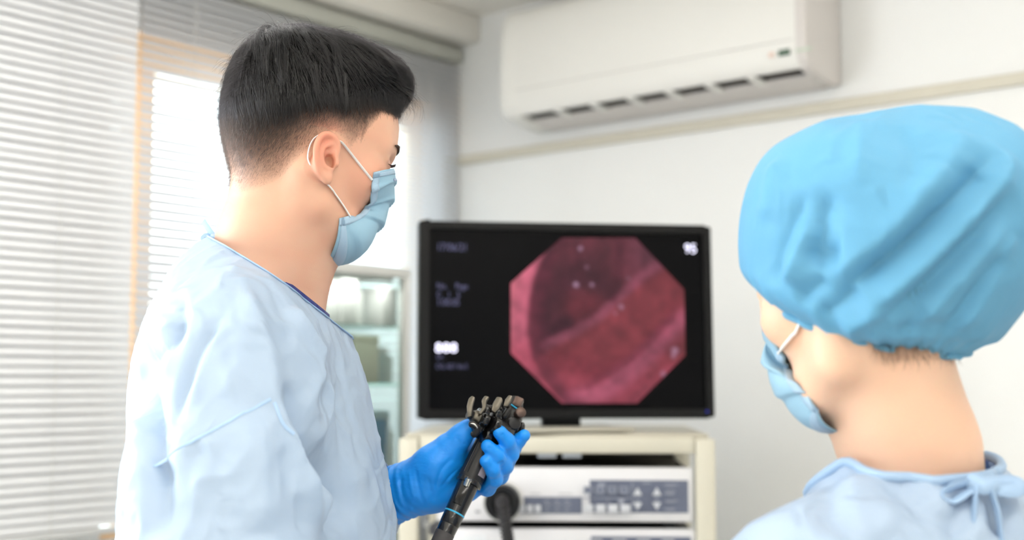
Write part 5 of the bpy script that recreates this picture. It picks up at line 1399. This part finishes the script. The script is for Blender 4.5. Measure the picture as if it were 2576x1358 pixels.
# head block
def pxm0(px, py): return on_plane(px, py, SCM, 1, -0.010)
hb = [(p.x, p.z) for p in (pxm0(1238, 1098), pxm0(1262, 1112), pxm0(1284, 1106), pxm0(1303, 1076), pxm0(1315, 1044), pxm0(1316, 1014), pxm0(1306, 998), pxm0(1290, 992), pxm0(1278, 1004), pxm0(1270, 1030), pxm0(1252, 1068))]
prism('head_block', [(x, z) for x, z in hb], 1, -0.011, 0.014, m_sg, scope, bev=0.003)
def pxm(px, py, off): return on_plane(px, py, SCM, 1, off)
def rod(name, p0, p1, w, m_, off=-0.0105, par=None):
    a = pxm(*p0, off); b = pxm(*p1, off); return tube(name, [a, (a + b) / 2, b], w, m_, par or scope, 10)
rod('cyan_stripe', (1286, 1017), (1306, 1032), 0.0009, m_cyan, -0.0125)
a = pxm(1303, 1042, -0.010)
lathe('suction_valve', [(0, 0.0052), (0.006, 0.0052), (0.0065, 0.0060), (0.0095, 0.0060), (0.0105, 0.0048)], a, Vector((0.35, -1, 0.2)), m_gun if False else m_copper, scope, 28)
a = pxm(1291, 1066, -0.010)
lathe('air_valve', [(0, 0.0078), (0.004, 0.0078), (0.0055, 0.0066), (0.006, 0.004)], a, Vector((0.35, -1, 0.1)), m_sg, scope, 28)
a = pxm(1281, 1088, -0.010)
lathe('switch_button', [(0, 0.0062), (0.003, 0.0062), (0.0042, 0.0050)], a, Vector((0.2, -1, 0.0)), m_sb, scope, 28)
a = pxm(1303, 1012, -0.010)
box('remote_switch', a + Vector((-0.0055, -0.005, -0.006)), a + Vector((0.0055, 0.006, 0.006)), m_copper, scope, bev=0.0025)
# two lobed steering wheels on one axle that points towards the thumb
wc = SCI @ W(1226, 1066, 1.418); wax = (SCI.to_3x3() @ Vector((-0.80, -0.38, 0.46))).normalized()
def wheel(name, c, r, t, lobes, m_, edge=None):
    bm = bmesh.new(); q = wax.to_track_quat('Z', 'Y'); n = lobes * 12; rings = []
    prof = [(0, 0.80), (0.12, 0.97), (0.3, 1.0), (0.7, 1.0), (0.88, 0.97), (1.0, 0.80)]
    for tt_, rr_ in prof:
        ring = []
        for i in range(n):
            an = 2 * pi * i / n; lob = 0.5 + 0.5 * cos(lobes * an); rad = r * (0.66 + 0.34 * (lob ** 0.45)) * rr_
            ring.append(bm.verts.new(c + q @ Vector((rad * cos(an), rad * sin(an), (tt_ - .5) * t))))
        rings.append(ring)
    for a, b in zip(rings, rings[1:]):
        for i in range(n): bm.faces.new((a[i], a[(i + 1) % n], b[(i + 1) % n], b[i]))
    bm.faces.new(list(reversed(rings[0]))); bm.faces.new(rings[-1])
    return bm_obj(name, bm, m_, scope, None, 50)
cyl('wheel_axle', wc - wax * 0.022, wc + wax * 0.026, 0.0055, m_sg, scope)
lathe('axle_hub', [(-0.024, 0.012), (-0.012, 0.0115), (-0.010, 0.009)], wc, wax, m_sg, scope, 32)
wheel('steering_wheel', wc - wax * 0.003, 0.0240, 0.0090, 5, m_sb)
wheel('steering_wheel', wc + wax * 0.0095, 0.0190, 0.0080, 5, m_sb)
lathe('wheel_cap', [(0.0135, 0.0085), (0.018, 0.0080), (0.021, 0.0060), (0.022, 0.0)], wc, wax, m_gun, scope, 28)
# brake levers and metal brackets at the top
def bar(name, pts, w_, m_, flat=0.6):
    P = smooth_path([SCI @ W(*p) for p in pts], 5); n = len(P)
    rd = [w_ * min(1.0, 0.55 + 0.45 * min(i, n - 1 - i) / 1.5) for i in range(n)]
    return tube(name, P, rd, m_, scope, 12, flat, up=ey)
def plate(name, pts, d, t, m_):
    q = [SCI @ W(x, y, d) for x, y in pts]; y0 = sum(v.y for v in q) / len(q)
    return prism(name, [(v.x, v.z) for v in q], 1, y0 - t / 2, y0 + t / 2, m_, scope, bev=0.0012)
plate('brake_lever', [(1176, 1054), (1174, 1022), (1179, 1002), (1188, 994), (1195, 999), (1190, 1022), (1187, 1050)], 1.398, 0.006, m_gun)
plate('brake_lever', [(1204, 1042), (1213, 1026), (1211, 1007), (1220, 994), (1231, 998), (1224, 1010), (1223, 1028), (1210, 1046)], 1.404, 0.006, m_gun)
plate('bracket', [(1236, 1036), (1240, 1016), (1250, 998), (1262, 1000), (1265, 1011), (1257, 1030), (1246, 1042)], 1.412, 0.009, m_gun)
plate('bracket', [(1266, 1024), (1271, 1006), (1280, 994), (1289, 996), (1287, 1009), (1277, 1026)], 1.414, 0.008, m_gun)
bar('lock_lever', [(1180, 1068, 1.398), (1190, 1068, 1.397), (1199, 1076, 1.398), (1196, 1090, 1.400), (1186, 1094, 1.402)], 0.0036, m_sg, 1.2)
bar('lock_lever', [(1181, 1066, 1.395), (1191, 1066, 1.394), (1200, 1075, 1.395), (1199, 1086, 1.397)], 0.0013, m_steel, 1.0)
bar('bracket', [(1220, 1034, 1.412), (1232, 1028, 1.414), (1244, 1030, 1.416)], 0.0042, m_sg, 1.0)
bar('bracket', [(1264, 1052, 1.416), (1274, 1040, 1.415), (1284, 1024, 1.415)], 0.0030, m_sg, 1.0)
bar('hook', [(1314, 1062, 1.436), (1312, 1082, 1.436), (1302, 1096, 1.437)], 0.0034, m_sb, 1.0)
# insertion tube leaving the boot and sagging to the right hand
q0 = SCI @ (MANM @ Vector((0.262, -0.132, 0.985)))
tube('insertion_tube', smooth_path([(0, 0, -0.112), (0, 0, -0.15), q0 * 0.45 + Vector((0.0, 0, -0.09)), q0 + Vector((0, 0, 0.02)), q0 + (SCI.to_3x3() @ Vector((0.02, 0.02, -0.12)))], 10), 0.0055, m_sb, scope, 12)
# light-guide cord from the head down behind the hand
# ------------------------------------------------------------------ the colleague in the bouffant cap
WOMM = az_matrix((0.328, 1.075, 0), -36); WOM_I = WOMM.inverted()
wl = lambda px, py, d: WOM_I @ W(px, py, d)
wom = empty('person', WOMM, 'person in a light blue bouffant cap and gown seen from behind at the right', 'person')
WSC = 0.93
WHW = az_matrix(W(2168, 752, 1.055), -42, 8, 0) @ Matrix.Scale(WSC, 4)
WHM = WOM_I @ WHW; WH_I = WHM.inverted(); wh = lambda v: WH_I @ Vector(v)
wn = [tuple(wh(wl(2215, 860, 1.055))) + (0.046 / WSC,), tuple(wh(wl(2246, 950, 1.060))) + (0.0430 / WSC,), tuple(wh(wl(2262, 1050, 1.066))) + (0.0455 / WSC,), tuple(wh(wl(2290, 1140, 1.072))) + (0.0505 / WSC,), tuple(wh(wl(2296, 1230, 1.075))) + (0.054 / WSC,)]
wf = head_field(wn, ear=False)
NBW = np.array(wl(2290, 1150, 1.075))
for s in (-1, 1): wf.cap(wh((NBW[0] - 0.010, s * 0.02, NBW[2] - 0.030)), wh((NBW[0] - 0.015, s * 0.11, NBW[2] - 0.115)), 0.028, 0.036, k=0.03)
WV, WF = wf.mesh(ax_grid(-0.16, 0.12, 0.0024), ax_grid(-0.12, 0.12, 0.0024), ax_grid(-0.23, 0.145, 0.0024))
WB = BVHTree.FromPolygons([tuple(v) for v in WV], [tuple(q) for q in WF]); WHWI = WHW.inverted()
def whit(px, py, off=0.0):
    o = WHWI @ CAMO; d = (WHWI.to_3x3() @ ray(px, py)).normalized(); h = WB.ray_cast(o, d)
    if h[0] is None:
        q = o + d * ((-o).dot(d)); n = WB.find_nearest(q); return n[0] + n[1] * off
    return h[0] + (h[1] if h[1].dot(d) < 0 else -h[1]) * off
wb = Field()
zs_ = NBW[2]
wb.ell((0, 0, zs_ - 0.23), (0.095, 0.145, 0.18), k=0); wb.ell((0, 0, 0.95), (0.09, 0.13, 0.15), k=0.06); wb.ell((-0.01, 0, 0.80), (0.11, 0.16, 0.13), k=0.06)
wb.cap((-0.01, -0.12, zs_ - 0.115), (-0.01, 0.12, zs_ - 0.115), 0.045, k=0.05)
for s in (-1, 1):
    wb.chain([(-0.012, s * 0.155, zs_ - 0.12, 0.045), (-0.015, s * 0.19, zs_ - 0.33, 0.036), (0.12, s * 0.15, zs_ - 0.40, 0.030), (0.20, s * 0.10, zs_ - 0.38, 0.024)], k=0.03)
    wb.ell((0.235, s * 0.085, zs_ - 0.375), (0.04, 0.018, 0.032), k=0.015)
    for dz, ln in ((0.022, .045), (0.008, .052), (-0.008, .048), (-0.022, .038)):
        wb.chain([(0.262, s * 0.08, zs_ - 0.375 + dz, 0.0085), (0.262 + ln * .6, s * 0.068, zs_ - 0.38 + dz, 0.008), (0.262 + ln, s * 0.05, zs_ - 0.39 + dz, 0.007)], k=0.004)
    wb.chain([(0.225, s * 0.07, zs_ - 0.345, 0.011), (0.25, s * 0.05, zs_ - 0.335, 0.0085)], k=0.005)
    wb.chain([(-0.01, s * 0.075, 0.80, 0.080), (0.0, s * 0.08, 0.44, 0.050), (-0.015, s * 0.08, 0.26, 0.047), (-0.02, s * 0.08, 0.045, 0.033)], k=0.03)
    wb.cap((-0.02, s * 0.08, 0.045), (0.11, s * 0.085, 0.032), 0.032, 0.026, k=0.02)
wbv, wbf = wb.mesh(ax_grid(-0.20, 0.36, 0.011), ax_grid(-0.30, 0.30, 0.011), ax_grid(-0.01, zs_ + 0.03, 0.011))
wbody = mesh_np('body', np.concatenate([xf(WHM, WV), wbv]), np.concatenate([WF, wbf + len(WV)]), m_skin_w, wom)
# hair at the nape below the cap
pz, zz_ = phi_z(WV); nap = np.clip((zz_ + 0.066) / 0.020, 0, 1) * np.clip((pz - 118) / 22, 0, 1); nap = np.maximum(nap, np.clip((zz_ - 0.035 - 0.03 * (pz < 70)) / 0.02, 0, 1))
set_attr(wbody, 'stubble', np.concatenate([nap * 0.95, np.zeros(len(wbv))])); set_attr(wbody, 'blush', np.zeros(len(WV) + len(wbv)))
wn_ = vnormals(WV, WF); okw = np.where((nap > 0.25) & (zz_ < 0.02))[0]; pk = np.random.choice(okw, 2600)
r0 = WV[pk] + wn_[pk] * 0.0005; dv = np.stack([np.random.normal(.05, .2, 2600), np.random.normal(0, .2, 2600), -np.ones(2600)], 1) + wn_[pk] * 0.12
ln_ = np.random.uniform(.004, .012, 2600)[:, None]
hp = np.stack([r0, r0 + dv * ln_ * .5 + wn_[pk] * .002, r0 + dv * ln_ + wn_[pk] * .001], 1)
m_brown = hair_mat('hair_dark_brown', (26, 17, 12), 0.35)
hb_ = strands('nape_hair', xf(WHM, hp.reshape(-1, 3)).reshape(-1, 3, 3), np.full(2600, .0001), m_brown, wom); hb_['kind'] = 'stuff'
# gown
gw = Field()
gw.ell((-0.01, 0, zs_ - 0.22), (0.120, 0.165, 0.19), k=0)
gw.ell((-0.042, 0, zs_ - 0.120), (0.072, 0.135, 0.108), k=0.05)
gw.cap((-0.012, -0.125, zs_ - 0.110), (-0.012, 0.125, zs_ - 0.110), 0.058, k=0.05)
for s in (-1, 1): gw.cap((-0.014, s * 0.03, zs_ - 0.040), (-0.016, s * 0.14, zs_ - 0.094), 0.050, 0.052, k=0.04)
gw.cap((0.0, 0, zs_ - 0.05), (0.006, 0, zs_ + 0.05), 0.0705, 0.065, k=0.03)
gw.chain([(0, 0, zs_ - 0.30, 0.18), (0, 0, 0.75, 0.20), (0, 0, 0.42, 0.235)], k=0.08, sc=(1.25, 1, 1))
for s in (-1, 1): gw.chain([(-0.015, s * 0.155, zs_ - 0.120, 0.068), (-0.015, s * 0.195, zs_ - 0.33, 0.080), (0.12, s * 0.15, zs_ - 0.40, 0.062), (0.20, s * 0.10, zs_ - 0.38, 0.040)], k=0.035)
wgv, wgf = gw.mesh(ax_grid(-0.24, 0.28, 0.0055), ax_grid(-0.31, 0.31, 0.0055), np.concatenate([ax_grid(0.40, 0.95, 0.014), ax_grid(0.955, zs_ + 0.09, 0.0055)]))
WGB = BVHTree.FromPolygons([tuple(v) for v in wgv], [tuple(q) for q in wgf]); wgn = vnormals(wgv, wgf)
for pts, amp, w_ in (([(2070, 1170), (2090, 1240), (2080, 1350)], -0.008, 0.012), ([(2130, 1190), (2150, 1260), (2170, 1358)], 0.006, 0.012), ([(2230, 1210), (2290, 1250), (2330, 1330)], -0.006, 0.012),
                     ([(2010, 1210), (1950, 1270), (1900, 1330)], -0.004, 0.012), ([(2300, 1200), (2360, 1240), (2390, 1300)], 0.006, 0.010), ([(2420, 1230), (2410, 1290), (2400, 1358)], -0.008, 0.008),
                     ([(2460, 1240), (2462, 1300), (2465, 1358)], 0.006, 0.008), ([(2500, 1240), (2505, 1300), (2510, 1358)], -0.010, 0.008), ([(2545, 1230), (2550, 1300), (2555, 1358)], 0.006, 0.008), ([(2210, 1260), (2230, 1310), (2240, 1358)], 0.004, 0.010)):
    wgv = fold(wgv, wgn, trace(WGB, WOM_I, pts), amp, w_)
cr = np.abs(noise3(wgv, 15, 31)) + 0.4 * np.abs(noise3(wgv, 35, 32))
wgv = wgv + wgn * (0.006 * (0.45 - cr))[:, None]
wNb, wNf = Vector(wl(2440, 1196, 1.01)), Vector((0.07, 0, zs_ - 0.045))
pb = Vector(wl(2085, 1160, 1.03)); pr = Vector(wl(2505, 1140, 1.10))
wnr = (pb - wNb).cross(pr - wNb).normalized(); wnr = wnr if wnr.z > 0 else -wnr
ff_ = Vector((cos(R(32)), 0, -sin(R(32)))); wfr = (pr - pb).cross(ff_).normalized(); wfr = wfr if wfr.z > 0 else -wfr
wgown = cut_mesh('gown', wgv, wgf, m_gown, [(wNb, wnr), (pb, wfr), ((0, 0, 0.45), (0, 0, -1))], wom, 0.0010)
tag(wgown, 'pale blue disposable gown tied behind the neck')
bm = bmesh.new(); bm.from_mesh(wgown.data)
kill = [v for v in bm.verts if v.co.x > 0.195 and v.co.z < zs_ - 0.28 and v.co.z > zs_ - 0.48 and abs(v.co.y) > 0.03]
bmesh.ops.delete(bm, geom=kill, context='VERTS'); bm.to_mesh(wgown.data)
rim = [v.co.copy() for v in bm.verts if v.is_valid and v.is_boundary and min(abs((v.co - wNb).dot(wnr)), abs((v.co - pb).dot(wfr))) < 0.003 and v.co.z > zs_ - 0.12]; bm.free()
cx_ = sum(rim, Vector()) / max(1, len(rim)); rim.sort(key=lambda v: math.atan2(v.y - cx_.y, v.x - cx_.x)); rim = rim[::5]
if len(rim) > 8:
    bm = bmesh.new(); add_tube(bm, smooth_path(rim + [rim[0]], 2), 0.0042, 8); bm_obj('neck_binding', bm, m_seam, wom, None, 180)
# royal blue scrub collar
sw = Field(); sw.ell((-0.01, 0, zs_ - 0.23), (0.102, 0.148, 0.18), k=0)
for s in (-1, 1): sw.cap((-0.014, s * 0.03, zs_ - 0.050), (-0.016, s * 0.13, zs_ - 0.115), 0.040, 0.042, k=0.04)
sw.cap((0.0, 0, zs_ - 0.05), (0.006, 0, zs_ + 0.05), 0.060, 0.0565, k=0.03); sw.cap((0, 0, zs_ - 0.3), (0, 0, 0.78), 0.15, 0.17, k=0.05, sc=(1.25, 1, 1))
swv, swf = sw.mesh(ax_grid(-0.16, 0.16, 0.007), ax_grid(-0.22, 0.22, 0.007), ax_grid(0.74, zs_ + 0.09, 0.007))
pr2 = pr + Vector((0, 0, 0.012)); wn2 = (pb - Vector((0, 0, .012)) - wNb).cross(pr2 - wNb).normalized(); wn2 = wn2 if wn2.z > 0 else -wn2
ws = cut_mesh('scrub_top', swv, swf, m_royal, [(wNb + Vector((0, 0, 0.002)), wn2), (pb + Vector((0, 0, -0.004)), wfr), ((0, 0, 0.78), (0, 0, -1))], wom, 0.002); tag(ws, 'royal blue scrub collar')
wt = Field()
for s in (-1, 1): wt.chain([(-0.01, s * 0.075, 0.80, 0.095), (0.0, s * 0.08, 0.44, 0.072), (-0.012, s * 0.08, 0.12, 0.060)], k=0.04)
wtv, wtf = wt.mesh(ax_grid(-0.15, 0.15, 0.012), ax_grid(-0.22, 0.22, 0.012), ax_grid(0.0, 0.92, 0.012))
cut_mesh('trousers', wtv, wtf, m_royal, [((0, 0, 0.08), (0, 0, -1))], wom, 0.002)
for s in (-1, 1): shoe(wom, s, 0.9, 0.085)
def wstrap(pts, wd, name='tie', flat=0.35):
    P = smooth_path([wl(*p) for p in pts], 6); return tube(name, P, wd, m_seam, wom, 8, flat)
wstrap([(2450, 1215, 0.992), (2400, 1222, 0.985), (2370, 1245, 0.982), (2395, 1262, 0.980), (2440, 1235, 0.985), (2490, 1216, 0.990)], 0.0055)
wstrap([(2470, 1215, 0.990), (2520, 1232, 0.988), (2560, 1232, 0.992), (2566, 1212, 0.998), (2530, 1205, 0.998), (2490, 1214, 0.992)], 0.0055)
wstrap([(2455, 1225, 0.985), (2450, 1280, 0.980), (2440, 1370, 0.978)], 0.0065)
wstrap([(2490, 1225, 0.986), (2510, 1290, 0.982), (2520, 1380, 0.980)], 0.0065)
wstrap([(2440, 1205, 0.992), (2470, 1222, 0.985), (2500, 1215, 0.990)], 0.0075, 'tie_knot', 0.8)
# --- mask
wmask, WMG = make_mask(whit, CEN, [(1958, 872), (1975, 902), (1992, 932), (2008, 958), (2024, 982), (2042, 1006), (2060, 1024)], WHM, wom, m_mask, 'pale blue face mask seen from behind the cheek')
for s in (1, -1):
    mir = Vector((1, s, 1)); q = lambda px, py, o_=0.002: Vector(whit(px, py, o_)) * mir
    tube('ear_loop', smooth_path([WHM @ p for p in (q(1962, 884, .003), q(1978, 862), q(1995, 842), q(2012, 820), Vector((-0.012, 0.078, 0.020)) * mir)], 6), 0.0022, m_loop, wmask, 8, 0.6)
# --- bouffant cap
CAPW = Matrix.Translation(W(2235, 560, 1.058)); CAPM = WOM_I @ CAPW; CPI = CAPW.inverted()
cl = lambda px, py, d=1.065: CPI @ W(px, py, d)
cf = Field()
cf.ell((0.004, 0, 0.004), (0.112, 0.118, 0.086), k=0)
cf.ell(cl(2395, 520), (0.075, 0.095, 0.070), k=0.05)
cf.ell(cl(2060, 560), (0.058, 0.085, 0.070), k=0.04)
cf.ell(cl(2330, 730), (0.068, 0.085, 0.062), k=0.05)
cf.ell(cl(2125, 735), (0.072, 0.092, 0.062), k=0.05)
cpv, cpf = cf.mesh(ax_grid(-0.15, 0.17, 0.0030), ax_grid(-0.15, 0.15, 0.0034), ax_grid(-0.15, 0.12, 0.0030))
cn_ = vnormals(cpv, cpf); CB = BVHTree.FromPolygons([tuple(v) for v in cpv], [tuple(q) for q in cpf])
for pts, amp, w_ in (([(2110, 740), (2180, 690), (2260, 630), (2340, 560), (2430, 470), (2510, 380)], -0.0085, 0.0075), ([(2080, 700), (2160, 650), (2240, 590), (2320, 500), (2380, 420)], 0.0065, 0.0090),
                     ([(2160, 790), (2240, 730), (2330, 650), (2420, 560), (2500, 470), (2550, 390)], 0.0080, 0.0085), ([(2230, 800), (2310, 730), (2400, 640), (2480, 550), (2545, 470)], -0.0080, 0.0080),
                     ([(2290, 830), (2370, 740), (2450, 650), (2530, 550)], 0.0060, 0.0080), ([(2250, 850), (2290, 820), (2340, 770)], -0.0030, 0.0070), ([(2350, 860), (2420, 780), (2480, 690), (2540, 610)], -0.0050, 0.0070),
                     ([(2400, 840), (2460, 750), (2510, 660), (2550, 590)], 0.0050, 0.0070),
                     ([(2030, 680), (2060, 600), (2070, 540), (2100, 480)], -0.0055, 0.0080), ([(1985, 720), (2010, 640), (2050, 560)], 0.0055, 0.0070), ([(1950, 720), (1965, 640), (1990, 560), (2030, 480)], -0.0040, 0.0060),
                     ([(2120, 640), (2070, 640), (2040, 660)], -0.0060, 0.0070), ([(2010, 760), (2040, 730), (2080, 700)], -0.0045, 0.0060), ([(2060, 800), (2110, 770), (2160, 720)], -0.0050, 0.0070), ([(2110, 830), (2170, 800), (2220, 760)], 0.0050, 0.0065),
                     ([(2170, 300), (2165, 380), (2160, 470)], 0.0025, 0.008), ([(2250, 320), (2290, 400), (2280, 480)], -0.0030, 0.010), ([(1960, 400), (1940, 480), (1930, 560)], 0.0030, 0.008), ([(2420, 330), (2400, 400), (2330, 470)], 0.0035, 0.009)):
    cpv = fold(cpv, cn_, trace(CB, CPI, pts), amp * 1.85, w_ * 1.1)
rimp = Vector(cl(1905, 765, 1.05)); cnrm = (Vector(cl(2378, 915, 1.00)) - rimp).cross(Vector(cl(2150, 902, 0.960)) - rimp).normalized(); cnrm = cnrm if cnrm.z < 0 else -cnrm
hgt = -((cpv - np.array(rimp)) @ np.array(cnrm)); an_ = np.arctan2(cpv[:, 1], cpv[:, 0])
edge = np.clip(1 - hgt / 0.035, 0, 1) ** 1.3
cpv = cpv + cn_ * (0.0014 * edge * np.sin(an_ * 30 + 2 * noise3(cpv, 20, 41)))[:, None]
cen2 = np.array((0.0, 0.0)); cpv[:, :2] *= (1 - 0.13 * np.clip(1 - hgt / 0.022, 0, 1) ** 2)[:, None]
cr = np.abs(noise3(cpv, 26, 43)); cpv = cpv + cn_ * (0.003 * (0.4 - cr))[:, None]
m_cap = cloth_mat('cap_blue', (124, 194, 230), 0.6, 0.30, 0.88, bump=0.3, wr=0.5)
cap_o = cut_mesh('bouffant_cap', cpv, cpf, m_cap, [(rimp, cnrm)], wom, 0.0010, CAPM); tag(cap_o, 'light blue crinkled bouffant surgical cap')
bm = bmesh.new(); bm.from_mesh(cap_o.data); rim = [v.co.copy() for v in bm.verts if v.is_boundary]; bm.free()
cx_ = sum(rim, Vector()) / len(rim); rim.sort(key=lambda v: math.atan2(v.y - cx_.y, v.x - cx_.x)); rim = rim[::4]
bm = bmesh.new(); add_tube(bm, smooth_path(rim + [rim[0]], 2), 0.0030, 8); bm_obj('cap_elastic', bm, m_cap, cap_o, None, 180)
